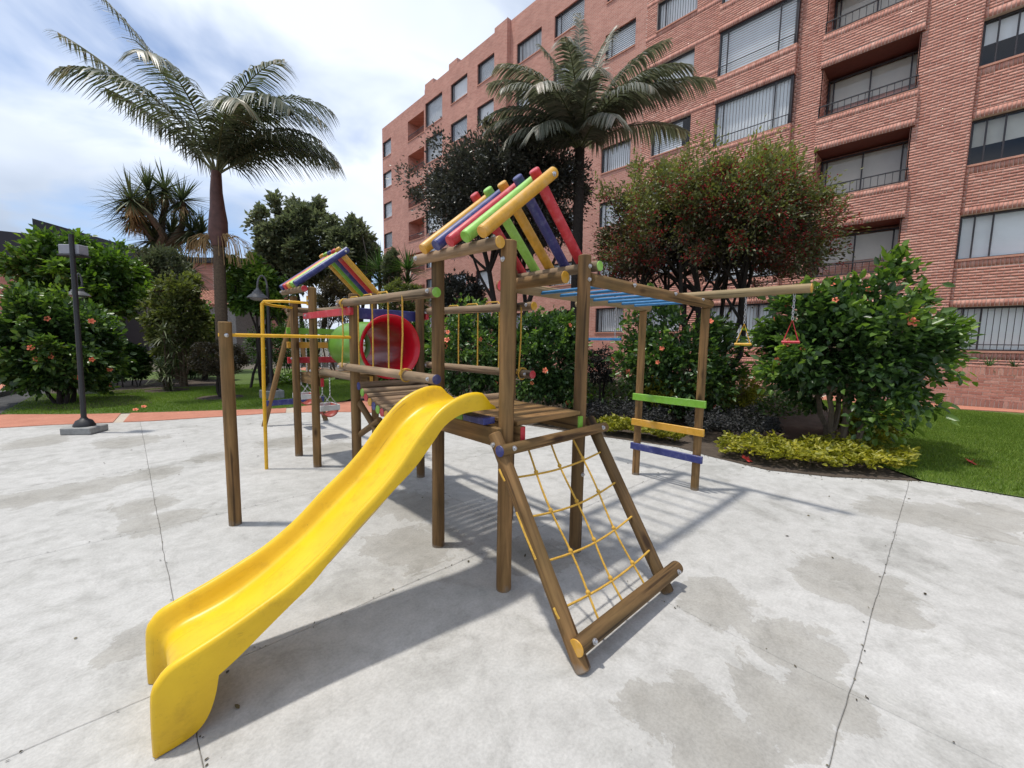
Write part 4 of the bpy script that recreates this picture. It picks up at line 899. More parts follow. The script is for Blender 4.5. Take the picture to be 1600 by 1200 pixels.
def crown_pts(c, R, ncl, nleaf, seed, shell=.55, clr=.16, lobes=.22, flat=-1., up=.25):
    """clumps of leaves filling an uneven ellipsoid: positions, directions, clump tint, relative radius"""
    r = np.random.default_rng(seed); d = unit(r.normal(size=(ncl * 3, 3))); d = d[d[:, 2] > flat][:ncl]
    ph = r.uniform(0, 6.28, (6,)); fr = r.uniform(1.5, 4.2, (6, 3))
    lob = 1 + lobes * sum(np.sin(d @ fr[i] * 1.6 + ph[i]) for i in range(6)) / 2.4
    rad = (shell + (1 - shell) * r.uniform(0, 1, len(d)) ** .6) * lob
    C = np.array(c) + d * rad[:, None] * np.array(R); tint = r.uniform(0, 1, len(d))
    k = r.integers(0, len(d), nleaf); e = r.normal(size=(nleaf, 3)) * .55; csz = (clr * np.mean(R)) * r.uniform(.6, 1.5, len(d))
    P = C[k] + e * csz[k][:, None]
    D = unit(e * .8 + d[k] * .7 + r.normal(size=(nleaf, 3)) * .55 + np.array((0, 0, up)))
    rel = np.linalg.norm((P - np.array(c)) / np.array(R), axis=1)
    return P, D, tint[k], rel, C, d
def add_leaves(parent, mat, P, D, L, Wd, tint, seed, ovate=False, name='foliage', base=(0, 0, 0), curl=.15, upn=.8):
    r = np.random.default_rng(seed + 99); n = len(P)
    Nn = unit(np.array((0, 0, upn)) + r.normal(size=(n, 3)) * .55)
    v, f, k = leaf_geo(P, D, Nn, L * r.uniform(.5, 1.3, n), Wd * r.uniform(.65, 1.25, n), ovate, curl=curl)
    return fast_obj(name, v, f, MT[mat], np.repeat(np.clip(tint, 0, 1), k), parent, base)
def limb(mb, a, b_, r0, r1, r, bend=.12, n=7):
    a, b_ = np.array(a, float), np.array(b_, float); L = np.linalg.norm(b_ - a); o1 = r.normal(size=3) * bend * L; o1[2] = abs(o1[2]) * .6
    pts = [a * (1 - t_) + b_ * t_ + o1 * math.sin(math.pi * t_) + r.normal(size=3) * .012 * L * (0 < t_ < 1) for t_ in np.linspace(0, 1, n)]
    mb.tube(pts, list(np.linspace(r0, r1, n)), 7); return pts
def bush(name, label, cat, base, c, R, n, L, Wd, mat, seed, trunks=5, tr=.035, bark='bark_brown', ovate=False, young=0., ncl=60, shell=.55, clr=.16, lobes=.22, flat=-.75, group=None, spread=.12, tone=0., flowers=0, limbs=14, up=.25, curl=.15, berries=0, shoots=0, newtop=0.):
    r = np.random.default_rng(seed + 5); base = tuple(map(float, base)); o = empty(name, (base[0], base[1], 0), label, cat, group)
    P, D, t_, rel, C, d = crown_pts(c, R, ncl, n, seed, shell, clr, lobes, flat, up)
    keep = P[:, 2] > .04; P, D, t_, rel = P[keep], D[keep], t_[keep], rel[keep]
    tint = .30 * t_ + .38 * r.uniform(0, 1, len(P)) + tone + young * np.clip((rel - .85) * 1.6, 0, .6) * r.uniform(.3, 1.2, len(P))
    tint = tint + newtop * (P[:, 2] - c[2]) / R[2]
    if shoots:
        sd_ = np.where((d[:, 2] > -.1))[0]; PP, DD, TT = [], [], []
        for i in r.choice(sd_, shoots):
            dr_ = unit(d[i] * .55 + np.array((0, 0, .9)) + r.normal(size=3) * .3); ln_ = r.uniform(.12, .32) * min(1.6, np.mean(R)); b_ = C[i]
            for q in np.linspace(.1, 1, 9):
                for _ in range(2): PP.append(b_ + dr_ * ln_ * (q + .25)); DD.append(unit(dr_ * .35 + r.normal(size=3) * .8)); TT.append(.55 + .4 * q * r.uniform(.4, 1))
        P, D, tint = np.vstack([P, PP]), np.vstack([D, DD]), np.r_[tint, np.array(TT) + tone]; rel = np.r_[rel, np.zeros(len(PP))]
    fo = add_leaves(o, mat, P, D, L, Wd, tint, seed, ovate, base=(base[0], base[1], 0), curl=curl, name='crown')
    tb = MB(); stems = []
    for k in range(trunks):
        a = 2 * math.pi * k / trunks + r.uniform(-.4, .4); p0 = np.array(base) + np.array((math.cos(a), math.sin(a), 0)) * spread * r.uniform(.3, 1.)
        p0[2] = -.02; p1 = np.array(c) + np.array((math.cos(a) * R[0] * .42, math.sin(a) * R[1] * .42, -R[2] * r.uniform(.0, .45)))
        stems.append(limb(tb, p0, p1, tr * r.uniform(.8, 1.2), tr * .5, r, .08))
    for k in r.choice(len(C), min(limbs, len(C)), replace=False):
        st = stems[r.integers(len(stems))]; a = st[r.integers(len(st) // 2, len(st))]; limb(tb, a, C[k], tr * .5, tr * .14, r, .10, 6)
    obj('trunk', tb, MT[bark], o, base=(base[0], base[1], 0))
    if flowers:
        q = rng.permutation(np.where((rel > .95))[0]); cam_d = unit(np.array((0, 0, EYE)) - np.array(c))
        q = [i for i in q if unit(P[i] - np.array(c)) @ cam_d > .15][:flowers]
        for i in q:
            dn = V(unit(unit(P[i] - np.array(c)) + cam_d * .7 + r.normal(size=3) * .35)); s_ = r.uniform(.6, 1.1)
            obj('flower', FLOWER, None, o, mw=Matrix.Translation(V(P[i]) + dn * .05) @ dn.to_track_quat('Z', 'Y').to_matrix().to_4x4() @ Matrix.Scale(s_, 4))
    if berries:
        q = r.permutation(np.where((rel > .7) & (P[:, 2] < c[2] + R[2] * .55))[0])[:berries]; b2 = MB()
        cl = []
        for i in q:
            for _ in range(7):
                p = P[i] + r.normal(size=3) * .045; s_ = .016
                b2.add([p + (s_, 0, 0), p + (0, s_, 0), p - (s_, 0, 0), p - (0, s_, 0), p + (0, 0, s_), p - (0, 0, s_)], [(0, 1, 4), (1, 2, 4), (2, 3, 4), (3, 0, 4), (1, 0, 5), (2, 1, 5), (3, 2, 5), (0, 3, 5)])
        bo = obj('berries', b2, MT['berry'], o, smooth=False); bo['kind'] = 'stuff'
    return o
def bpx(x0, x1, yt, yb, D, kx=.86, kz=.86):
    xm, ym = (x0 + x1) / 2, (yt + yb) / 2; a, b_ = atD(x0, ym, D), atD(x1, ym, D); w = np.linalg.norm((b_ - a)[:2]) / 2
    zt, zb = atD(xm, yt, D)[2], max(atD(xm, yb, D)[2], .05); c = atD(xm, ym, D); return (c[0], c[1], 0), (c[0], c[1], (zt + zb) / 2), (w * kx, w * kx, (zt - zb) / 2 * kz)
fl = MB()
for k in range(5):
    a = k * 1.2566; 
    for (u0, u1, w0, w1, h0, h1) in ((.006, .035, .006, .024, .0, .022), (.035, .062, .024, .014, .022, .020)):
        e0, e1 = V(math.cos(a), math.sin(a), 0), V(-math.sin(a), math.cos(a), 0)
        fl.add([e0 * u0 - e1 * w0 + V(0, 0, h0), e0 * u0 + e1 * w0 + V(0, 0, h0), e0 * u1 + e1 * w1 + V(0, 0, h1), e0 * u1 - e1 * w1 + V(0, 0, h1)], [(0, 1, 2, 3)])
fl.tube([(0, 0, 0), (.006, 0, .03), (.012, 0, .055)], [.003, .003, .002], 5)
FLOWER = mesh_of('flower', fl, MT['petal'], False)
H = 'leaf_hibiscus'
def px_c(x, y, D): return atD(x, y, D)
# big hibiscus on the right and the hedge behind the monkey bars
b0 = gnd(1312, 694)
_, c_, R_ = bpx(1155, 1485, 432, 668, 8.1, .84, .86)
bush('hibiscus_bush', 'big round hibiscus bush with orange flowers growing right of the trapeze beam', 'bush', b0, c_, R_, 15000, .12, .082, H, 11, 7, .05, 'bark_pale', True, .8, 170, .5, .15, .26, -.8, None, .22, .0, 11, 22, shoots=70)
hd = 'hibiscus bushes in the hedge behind the climbing frame'
for k, (ex, D, sd, lab) in enumerate([((962, 1150, 482, 668), 9.2, 21, 'tall hibiscus bush seen between the two ladder posts'), ((795, 912, 482, 668), 8.9, 22, 'dense hibiscus bush behind the right platform post'), ((672, 812, 480, 660), 9.6, 23, 'hibiscus bush with many flowers behind the far bridge rail'), ((570, 690, 500, 650), 10.8, 25, 'hibiscus bush behind the tunnel mouth')]):
    b_, c_, R_ = bpx(*ex, D, .98, .92); bush('hibiscus_bush', lab, 'bush', b_, c_, R_, 8500, .105, .072, H, sd, 5, .035, 'bark_pale', True, .75, 110, .55, .17, .2, -.85, hd, .15, .0, 7, 16, shoots=45)
b_, c_, R_ = bpx(912, 972, 535, 612, 9.7); bush('standard_shrub', 'small dark leaved ball shrub on a thin stem behind the blue bar swing', 'shrub', b_, c_, R_, 3200, .055, .036, 'leaf_purple', 31, 2, .03, 'bark_dark', False, .2, 60, .45, .2, .12)
# left hibiscus and shrubs
b1 = gnd(98, 632); _, c_, R_ = bpx(-25, 212, 455, 628, 13.9); bush('hibiscus_bush', 'large dark hibiscus bush with orange flowers behind the black lamp post', 'bush', b1, c_, R_, 15000, .13, .09, H, 41, 6, .045, 'bark_dark', True, .8, 150, .55, .15, .22, -.85, None, .2, -.02, 12, 18, shoots=70)
def tree_px(name, lab, cat, ex, D, n, L, Wd, mat, seed, **kw):
    b_, c_, R_ = bpx(*ex, D); return bush(name, lab, cat, b_, c_, R_, n, L, Wd, mat, seed, **kw)
tree_px('garden_tree', 'broad bright green tree rising behind the dark hibiscus at left', 'tree', (8, 238, 368, 520), 18.5, 16000, .17, .11, 'leaf_bright', 42, trunks=4, tr=.1, bark='bark_dark', ovate=True, young=.9, ncl=190, clr=.13, lobes=.22, shoots=60)
tree_px('garden_shrub', 'bushy green shrub with brown stems left of the palm trunk', 'shrub', (226, 338, 428, 580), 16.5, 9500, .12, .08, 'leaf_olive', 43, trunks=6, tr=.045, ovate=True, young=.9, ncl=120, clr=.14, lobes=.2, tone=.08, shoots=30)
tree_px('garden_shrub', 'rounded dark green shrub close behind the palm trunk', 'shrub', (285, 346, 470, 580), 18.5, 5500, .11, .075, 'leaf_bright', 44, trunks=4, tr=.04, bark='bark_dark', young=.6, ncl=80, lobes=.12)
tree_px('garden_tree', 'grey green feathery tree with dark red tips below the yucca crowns', 'tree', (200, 318, 388, 470), 22., 9000, .14, .06, 'leaf_grey', 45, trunks=3, tr=.09, bark='bark_dark', young=.3, ncl=90, berries=60, lobes=.15)
tree_px('garden_tree', 'leafy bright green tree on dark stems right of the left palm', 'tree', (356, 458, 398, 525), 15., 9000, .14, .09, 'leaf_bright', 46, trunks=6, tr=.05, bark='bark_dark', ovate=True, young=.9, ncl=110, clr=.14, lobes=.22, flat=-.6, spread=.4, tone=.08, shoots=40)
tree_px('broadleaf_tree', 'tall grey green broadleaf tree beyond the small roofed tower', 'tree', (402, 555, 302, 490), 30., 26000, .30, .17, 'leaf_grey', 47, trunks=3, tr=.2, bark='bark_dark', young=.5, ncl=230, clr=.10, lobes=.32, shoots=60)
tree_px('broadleaf_tree', 'smaller grey green tree sloping down beside the brick building end', 'tree', (508, 592, 330, 490), 27., 14000, .26, .15, 'leaf_grey', 48, trunks=3, tr=.15, bark='bark_dark', young=.4, ncl=130, clr=.12, lobes=.25)
tree_px('garden_shrub', 'brownish thin leaved shrub behind the posts of the roofed tower', 'shrub', (488, 562, 428, 530), 17.5, 9000, .085, .045, 'leaf_bronze', 49, trunks=5, tr=.03, young=.3, ncl=90, lobes=.12)
tree_px('clipped_shrub', 'rounded clipped pale green shrub behind the top bridge rail', 'shrub', (586, 676, 436, 510), 17., 12000, .08, .05, 'leaf_olive', 50, trunks=4, tr=.04, bark='bark_dark', young=.9, ncl=160, shell=.7, clr=.1, lobes=.08, tone=.08)
tree_px('garden_shrub', 'loose feathery shrub between the two spiky yuccas', 'shrub', (598, 626, 378, 470), 23., 6000, .14, .06, 'leaf_grey', 51, trunks=3, tr=.05, ncl=80)
tree_px('garden_shrub', 'dark evergreen shrub mass in front of the brick block behind the bridge', 'shrub', (668, 760, 425, 520), 15., 8000, .12, .07, 'leaf_dark', 52, trunks=4, tr=.05, bark='bark_dark', ncl=90, lobes=.2, tone=.02)
# low dark hedges on the far lawn
for k, (ex, D, lab) in enumerate([((240, 345, 545, 592), 19.5, 'low clipped dark hedge at the back of the left lawn'), ((170, 240, 535, 600), 17.2, 'low dark shrub mass behind the young spear plant'), ((380, 520, 500, 590), 18.5, 'dark shrub mass in the shade behind the swing frame')]):
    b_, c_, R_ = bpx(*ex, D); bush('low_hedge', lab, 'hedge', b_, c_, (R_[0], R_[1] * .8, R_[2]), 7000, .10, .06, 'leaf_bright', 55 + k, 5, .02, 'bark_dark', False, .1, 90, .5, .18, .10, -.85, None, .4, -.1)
# topiary
o = bush('topiary_tree', 'small round bronze topiary ball on a dark trunk in a soil ring', 'tree', TOPI, (TOPI[0], TOPI[1], 1.02), (.60, .60, .44), 9000, .05, .034, 'leaf_bronze', 61, 3, .045, 'bark_dark', False, .3, 220, .75, .09, .04, -.9, None, .03)
# cotoneaster with berries, dark tree
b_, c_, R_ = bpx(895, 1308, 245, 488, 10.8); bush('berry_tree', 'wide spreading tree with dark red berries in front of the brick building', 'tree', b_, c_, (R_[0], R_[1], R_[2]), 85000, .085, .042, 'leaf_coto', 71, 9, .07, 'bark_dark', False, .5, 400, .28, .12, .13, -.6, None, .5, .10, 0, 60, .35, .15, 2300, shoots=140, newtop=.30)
b_, c_, R_ = bpx(628, 945, 212, 405, 14.); bush('dark_tree', 'dark small leaved tree between the small palm and the building corner', 'tree', b_, c_, R_, 52000, .11, .065, 'leaf_dark', 72, 4, .11, 'bark_dark', False, .3, 320, .35, .12, .11, -.75, None, .35, .06, 0, 50)
# ground covers
def cover(name, label, poly, h, n, L, Wd, mat, seed, tone=.0):
    r = np.random.default_rng(seed); A = np.array(poly); lo, hi = A.min(0), A.max(0); P = r.uniform(lo, hi, (n * 3, 2)); P = P[in_poly(P, poly)][:n]
    hn = np.array([.55 + .45 * mnoise.noise((x * 3.1, y * 3.1, seed)) + .35 * mnoise.noise((x * 8, y * 8, seed)) for x, y in P]); k = len(P)
    z = h * hn * r.uniform(.25, 1., k) ** .5 + .02; Pz = np.c_[P, np.maximum(z, .015)]; D = unit(np.c_[r.normal(size=(k, 2)), r.uniform(.0, 1.1, k)])
    nz = np.array([mnoise.noise((x * 2., y * 2., seed + 3)) for x, y in P]) * .3
    o = add_leaves(None, mat, Pz, D, L, Wd, r.uniform(0, 1, k) * .6 + .2 + nz + tone, seed, True); o.name = name; return tag(o, label, 'ground cover', kind='stuff')
G2 = lambda *pts: [tuple(gnd(*p)[:2]) for p in pts]
cover('golden_cover', 'yellow green leafy ground cover edging the bed under the big hibiscus', [(5.98, 2.1), (5.92, 1.5), (6.2, .92), (6.8, .2), (7.3, .15), (7.7, .55), (7.6, 1.0), (7.0, 1.5), (6.6, 2.2)], .36, 4800, .075, .04, 'leaf_golden', 81)
cover('golden_cover', 'yellow green leafy ground cover right behind the big hibiscus', [(8.3, .55), (8.9, .35), (9.6, .6), (9.6, 1.3), (8.7, 1.2)], .6, 2200, .08, .045, 'leaf_golden', 82)
cover('golden_cover', 'yellow green leafy clumps edging the bed behind the ladder', [(5.85, 3.9), (6.1, 2.75), (6.45, 2.75), (6.5, 3.4), (6.2, 4.2)], .36, 2200, .075, .04, 'leaf_golden', 83)
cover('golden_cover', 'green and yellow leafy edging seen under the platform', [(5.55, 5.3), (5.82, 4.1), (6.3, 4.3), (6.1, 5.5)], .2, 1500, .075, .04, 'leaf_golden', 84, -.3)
for k, (ex, D, lab) in enumerate([((1042, 1135, 590, 648), 9.6, 'yellow green clipped shrub right of the ladder posts'), ((1100, 1192, 578, 640), 10.4, 'bright yellow shrub in front of the brick planter'), ((1010, 1060, 585, 640), 8.6, 'little yellow green shrub between the ladder posts')]):
    b_, c_, R_ = bpx(*ex, D); bush('golden_shrub', lab, 'shrub', b_, c_, R_, 2600, .07, .042, 'leaf_golden', 140 + k, 4, .02, 'bark_brown', True, .6, 60, .6, .16, .12, -.9, 'golden shrubs in the bed')
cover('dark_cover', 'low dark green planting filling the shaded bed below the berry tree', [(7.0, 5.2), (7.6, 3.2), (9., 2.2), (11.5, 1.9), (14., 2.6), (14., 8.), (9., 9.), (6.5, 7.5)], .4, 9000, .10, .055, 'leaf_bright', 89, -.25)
cover('purple_cover', 'dark purple leaved ground cover in front of the tall hibiscus hedge', [(6.5, 4.9), (6.5, 3.6), (7.3, 3.3), (7.9, 4.2), (7.4, 5.2)], .55, 5200, .05, .03, 'leaf_purple', 86)
cover('purple_cover', 'dark leaved ground cover between ladder post and big hibiscus', [(6.6, 2.75), (6.9, 1.9), (7.6, 1.7), (8.4, 2.0), (8.6, 3.2), (7.4, 3.2)], .55, 6500, .05, .03, 'leaf_purple', 87)
cover('broad_cover', 'broad leaved green ground cover beside the dark stems at left', [(3.4, 15.), (4.6, 14.6), (5.2, 15.8), (4., 16.4)], .35, 700, .16, .11, 'leaf_bright', 88)
# strap-leaved rosettes
def rosette(P0, axis, n, L, Wd, seed, lo=-.6, hi=1., droop=.35, segs=3):
    r = np.random.default_rng(seed); axis = unit(np.array(axis, float)); d = unit(r.normal(size=(n * 6, 3))); s_ = d @ axis; d = d[(s_ > lo) & (s_ < hi)][:n]; n = len(d)
    Ls = L * r.uniform(.75, 1.1, n); S = unit(np.cross(d, np.array((0, 0, 1.)) + 1e-3)); V_ = []; F = []
    for k in range(segs + 1):
        t_ = k / segs; c = np.array(P0) + d * (Ls * t_)[:, None]; c[:, 2] -= droop * Ls * t_ ** 2 * (1 - np.abs(d[:, 2]) * .7); w = Wd * (1 - t_) ** .7 * (.6 + .4 * min(1, t_ * 4)) + .002
        V_ += [c - S * w / 2, c + S * w / 2]
    Vv = np.stack(V_, 1).reshape(-1, 3); m_ = 2 * (segs + 1)
    f = np.array([(2 * k, 2 * k + 1, 2 * k + 3, 2 * k + 2) for k in range(segs)]); F = (np.arange(n)[:, None, None] * m_ + f[None]).reshape(-1, 4)
    return Vv, F, np.repeat(r.uniform(0, 1, n), segs)
DY = 24.; yb = atD(262, 560, DY)
yu = empty('yucca_tree', (yb[0], yb[1], 0), 'many headed yucca tree with spiky crowns rising above the left garden', 'tree')
tb = MB(); rr_ = np.random.default_rng(3); fork = np.array((yb[0], yb[1], 5.2)); tb.tube([(yb[0], yb[1], 0), (yb[0] + .1, yb[1], 2.6), fork], [.3, .24, .22], 9)
for k, (x, y) in enumerate([(205, 312), (232, 300), (222, 338), (285, 314), (258, 296), (268, 365), (300, 362), (240, 375), (297, 425), (316, 365), (206, 335)]):
    p = atD(x, y, DY + (k % 3 - 1) * .7); v, f, t_ = rosette(p, (0, 0, 1), 120, 1.35, .075, 300 + k, -.75, 1., .25); fast_obj('leaf_head', v, f, MT['leaf_yucca'], t_, yu, p)
    limb(tb, fork, p, .16, .09, rr_, .08); sk = MB(); 
    v, f, t_ = rosette(p - (0, 0, .15), (0, 0, -1), 60, .9, .06, 400 + k, .6, 1., .1); fast_obj('dead_skirt', v, f, MT['straw'], t_, yu, p)
obj('trunk', tb, MT['bark_brown'], yu)
for k, (px, D, h, n, lab) in enumerate([((593, 415), 24., 1.6, 110, 'spiky dark green yucca left of the loose shrub by the building'), ((637, 415), 22., 1.3, 90, 'spiky green yucca right of the loose shrub by the building')]):
    p = atD(*px, D); o = empty('yucca_plant', (p[0], p[1], 0), lab, 'plant'); v, f, t_ = rosette(p - (0, 0, .2), (0, 0, 1), n, h, .09, 330 + k, -.2, 1., .12); fast_obj('leaf_head', v, f, MT['leaf_spear'], t_, o, p); obj('stem', MB().tube([(p[0], p[1], 0), (p[0], p[1], p[2] - .15)], [.12, .09], 8), MT['bark_brown'], o)
    v, f, t_ = rosette(p - (0, 0, .9), (0, 0, 1), n, h * .9, .08, 350 + k, -.4, .9, .3); fast_obj('leaf_head', v, f, MT['leaf_bright'], t_ * .2, o, p)
o = empty('spear_plant', tuple(OLE), 'young plant with long pale spear leaves in a soil ring on the lawn', 'plant'); tb = MB()
for k, (dx, dy, h) in enumerate([(0, 0, 1.75), (.12, .05, .9), (-.14, .03, .7), (.05, -.12, .5), (.2, -.02, 1.15)]):
    p = np.array((OLE[0] + dx, OLE[1] + dy, h)); tb.tube([(OLE[0] + dx * .3, OLE[1] + dy * .3, 0), tuple(p)], [.025, .015], 6)
    for q in range(3):
        v, f, t_ = rosette(p - (0, 0, .22 * q), (0, 0, 1), 22, .5, .045, 500 + k * 4 + q, -.1, 1., .45); fast_obj('leaf_whorl', v, f, MT['leaf_yucca'], t_ * .4 + .6, o, p)
obj('stem', tb, MT['bark_brown'], o)
for k, (y, sc_) in enumerate([(.45, .35), (-.15, .4), (-.32, .33), (-.85, .5), (-1.3, .4), (2.55, .6), (3.1, .65), (3.6, .5)]):
    p = np.array((XP + .30, y, 1.10)); v, f, t_ = rosette(p, (0, 0, 1), 46, sc_, .035, 600 + k, -.1, 1., .7)
    tag(fast_obj('planter_plant', v, f, MT['leaf_spear'], t_, None, p), ['small grassy plant at the planter end beside the pilaster', 'grassy tuft in the planter under the barred window', 'thin grassy tuft just right of another in the planter', 'broad arching tuft hanging over the planter wall', 'grassy tuft in the planter at the right picture edge', 'strap leaved plant in the planter behind the yellow trapeze', 'tall strap leaved plant in the planter left of the yellow trapeze', 'strap leaved plant in the planter behind the ladder post'][k], 'plant', 'grassy plants in the brick planter')
# palms
def frond(parent, base, az, el0, L, droop, ll, n, hang, seed, mat, wid=.042, curve=0.):
    r = np.random.default_rng(seed); t_ = np.linspace(0, 1, 26); pts = [np.array(base, float)]; tang = []
    for k in range(25):
        e = math.radians(el0 - droop * t_[k] ** 1.4); a = math.radians(az + curve * t_[k]); h = RIGHT * math.cos(a) + AWAY * math.sin(a)
        d = np.array(h) * math.cos(e) + np.array((0, 0, math.sin(e))); tang.append(d); pts.append(pts[-1] + d * L / 25)
    tang.append(tang[-1]); pts = np.array(pts); tang = np.array(tang); tb = MB().tube(pts[::2], list(np.linspace(.032, .006, 13)), 6)
    rc = obj('frond', tb, MT['frond_stalk'], parent)
    u = np.repeat(np.linspace(.13, .995, n), 2) + r.uniform(-.004, .004, 2 * n); sd = np.tile((1., -1.), n); i = np.clip((u * 25).astype(int), 0, 24); fr = (u * 25 - i)[:, None]
    B = pts[i] * (1 - fr) + pts[i + 1] * fr; T = tang[i]; S = unit(np.cross(T, np.array((0, 0, 1.)))) * sd[:, None]; Up = unit(np.cross(S * sd[:, None], T))
    ln = ll * np.clip(np.sin(np.pi * (u * .86 + .1)) ** .6, .12, 1) * r.uniform(.85, 1.08, 2 * n)
    D = unit(S * 1. + T * (.55 + .7 * u)[:, None] + Up * .18 + r.normal(size=B.shape) * .06); W_ = unit(np.cross(D, Up + r.normal(size=B.shape) * .25)); V_ = []
    for k, tt in enumerate((0, .35, .7, 1.)):
        c = B + D * (ln * tt)[:, None]; c[:, 2] -= hang * ln * tt ** 2; w = wid * (.6, 1., .7, .06)[k]; V_ += [c - W_ * w / 2, c + W_ * w / 2]
    Vv = np.stack(V_, 1).reshape(-1, 3); f = np.array([(0, 1, 3, 2), (2, 3, 5, 4), (4, 5, 7, 6)]); F = (np.arange(2 * n)[:, None, None] * 8 + f[None]).reshape(-1, 4)
    lf = fast_obj('leaflets', Vv, F, MT[mat], np.repeat(np.clip(r.uniform(0, 1, 2 * n) * .55 + .15 + .25 * r.uniform() + .3 * (u > .9), 0, 1), 3), rc, base); lf['kind'] = 'stuff'

def trunk_mesh(b_, top, r0, r1, rings, lean=(0, 0)):
    mb = MB(); pts = []; rad = []
    for k in range(rings * 2 + 1):
        t_ = k / (rings * 2); pts.append((b_[0] + (top[0] - b_[0]) * t_ + lean[0] * math.sin(math.pi * t_), b_[1] + (top[1] - b_[1]) * t_ + lean[1] * math.sin(math.pi * t_), top[2] * t_)); rad.append((r0 + (r1 - r0) * t_ ** .6) * (1.035 if k % 2 else .985))
    return mb.tube(pts, rad, 14)
D1 = 14.5; c1 = atD(338, 268, D1); g1 = atD(347, 560, D1)
pm = empty('palm_tree', (g1[0], g1[1], 0), 'tall palm with windswept fronds standing against the sky at left', 'palm')
s0 = atD(342, 385, D1); obj('trunk', trunk_mesh(g1, s0, .17, .14, 46), MT['bark_brown'], pm)
cs = MB(); cs.tube([tuple(s0), tuple(atD(341, 365, D1)), tuple(atD(341, 345, D1)), tuple(atD(340, 325, D1)), tuple(atD(338, 300, D1)), tuple(c1)], [.17, .235, .225, .18, .15, .12], 14); obj('crownshaft', cs, MT['crownshaft'], pm)
F1 = [(178, 50, 4.6, 22, 0), (174, 66, 5.0, 26, 0), (190, 50, 2.6, 30, 0), (8, 76, 3.5, 112, 0), (-8, 62, 3.3, 108, 0), (20, 56, 2.9, 95, 0), (-25, 66, 3.2, 120, 0), (60, 66, 3.2, 95, 0), (110, 66, 3.2, 90, 0), (240, 62, 2.9, 100, 0), (280, 66, 3.0, 105, 0), (315, 52, 2.8, 95, 0), (5, 34, 2.8, 62, 0), (85, 76, 3.2, 70, 0), (35, 60, 3.0, 100, 0), (340, 76, 3.2, 85, 0), (350, 44, 2.9, 80, 0)]
for k, (az, el, L, dr, cu) in enumerate(F1): frond(pm, c1 + np.array((0, 0, -.1)), az, el, L * 1.24, dr, 1.0, 74, .8, 700 + k, 'leaf_palm', .044, cu)
for s_ in (-1, 1):
    tz = MB()
    for k in range(34):
        a0 = np.array(s0) + np.array((0, 0, .1)); h = np.array(RIGHT) * s_ * random.uniform(.15, .75) + np.array(AWAY) * random.uniform(-.3, .3); tz.tube([tuple(a0), tuple(a0 + h * .6 + (0, 0, .22)), tuple(a0 + h + (0, 0, random.uniform(-.1, .1))), tuple(a0 + h * 1.15 + (0, 0, -random.uniform(.3, .75)))], .007, 4)
    obj('dry_flower_stalk', tz, MT['straw'], pm)
D2 = 12.2; c2 = atD(906, 232, D2); g2 = atD(897, 600, D2)
pm = empty('palm_tree', (g2[0], g2[1], 0), 'palm with broad arching fronds standing in front of the brick building', 'palm')
obj('trunk', trunk_mesh(g2, c2, .19, .13, 40), MT['bark_dark'], pm)
F2 = [(95, 86, 4.1, 14, 0), (40, 80, 4.1, 24, 0), (140, 80, 3.7, 34, 0), (5, 66, 3.9, 62, 0), (-12, 50, 3.9, 66, 0), (12, 36, 3.5, 52, 0), (-25, 62, 3.5, 85, 0), (178, 68, 3.4, 84, 0), (170, 56, 3.3, 92, 0), (195, 72, 3.3, 88, 0), (186, 42, 2.9, 86, 0), (210, 58, 3.0, 98, 0), (235, 52, 2.8, 100, 0), (270, 58, 2.8, 105, 0), (305, 52, 2.8, 100, 0), (250, 72, 3.0, 95, 0), (335, 58, 3.1, 90, 0), (160, 36, 2.6, 80, 0), (200, 28, 2.4, 80, 0), (230, 24, 2.3, 80, 0), (285, 26, 2.2, 75, 0), (70, 60, 3.2, 80, 0), (120, 58, 3.1, 85, 0), (350, 72, 3.6, 56, 0)]
for k, (az, el, L, dr, cu) in enumerate(F2): frond(pm, c2 + np.array((0, 0, -.05)), az, el, L, dr, .80, 84, .75, 800 + k, 'leaf_palm2', .047, cu)

# ------------------------------------------------------------------ lamps
def lantern(o, p, s_=1.):
    for nm, pr, mt in (('lamp_hood', [(.001, .34), (.03, .33), (.06, .26), (.10, .25), (.11, .20), (.15, .19), (.16, .14), (.27, .06), (.31, .0), (.30, -.005), (.25, .05), (.001, .1)], 'lamp_grey'), ('lamp_bowl', [(.24, .03), (.2, -.04), (.1, -.08), (.001, -.09)], 'lamp_glass')):
        obj(nm, MB().lathe([(a * s_, b2 * s_) for a, b2 in pr], tuple(p), 18), MT[mt], o)
def arm_lamp(pxl, pole_px, D, label):
    p = atD(*pxl, D); g_ = atD(*pole_px, D); o = empty('street_lamp', (g_[0], g_[1], 0), label, 'lamp'); lantern(o, p, .8)
    top = p + (0, 0, .27); h = np.array((g_[0], g_[1], 0)) - np.array((p[0], p[1], 0)); pts = [top + h * (1 - math.cos(a)) / 2 + np.array((0, 0, .3 * math.sin(a))) for a in np.linspace(0, math.pi, 9)]
    obj('lamp_arm', MB().tube([tuple(q) for q in pts], .022, 8), MT['lamp_grey'], o); obj('lamp_pole', MB().tube([(g_[0], g_[1], .15), (g_[0], g_[1], pts[-1][2])], [.05, .035], 10), MT['lamp_black'], o)
    obj('lamp_base', MB().lathe([(.001, .42), (.07, .40), (.10, .30), (.16, .25), (.18, .21), (.18, .2)], (g_[0], g_[1], 0), 14), MT['lamp_black'], o); obj('plinth', MB().bbox((g_[0] - .24, g_[1] - .24, 0), (g_[0] + .24, g_[1] + .24, .22), .012), MT['stone_grey'], o, smooth=False)
arm_lamp((403, 466), (424, 600), 12.3, 'grey hooded lamp on a curved arm right of the left palm trunk'); arm_lamp((122, 462), (142, 600), 15.6, 'hooded lamp on a curved arm half hidden behind the left hibiscus')
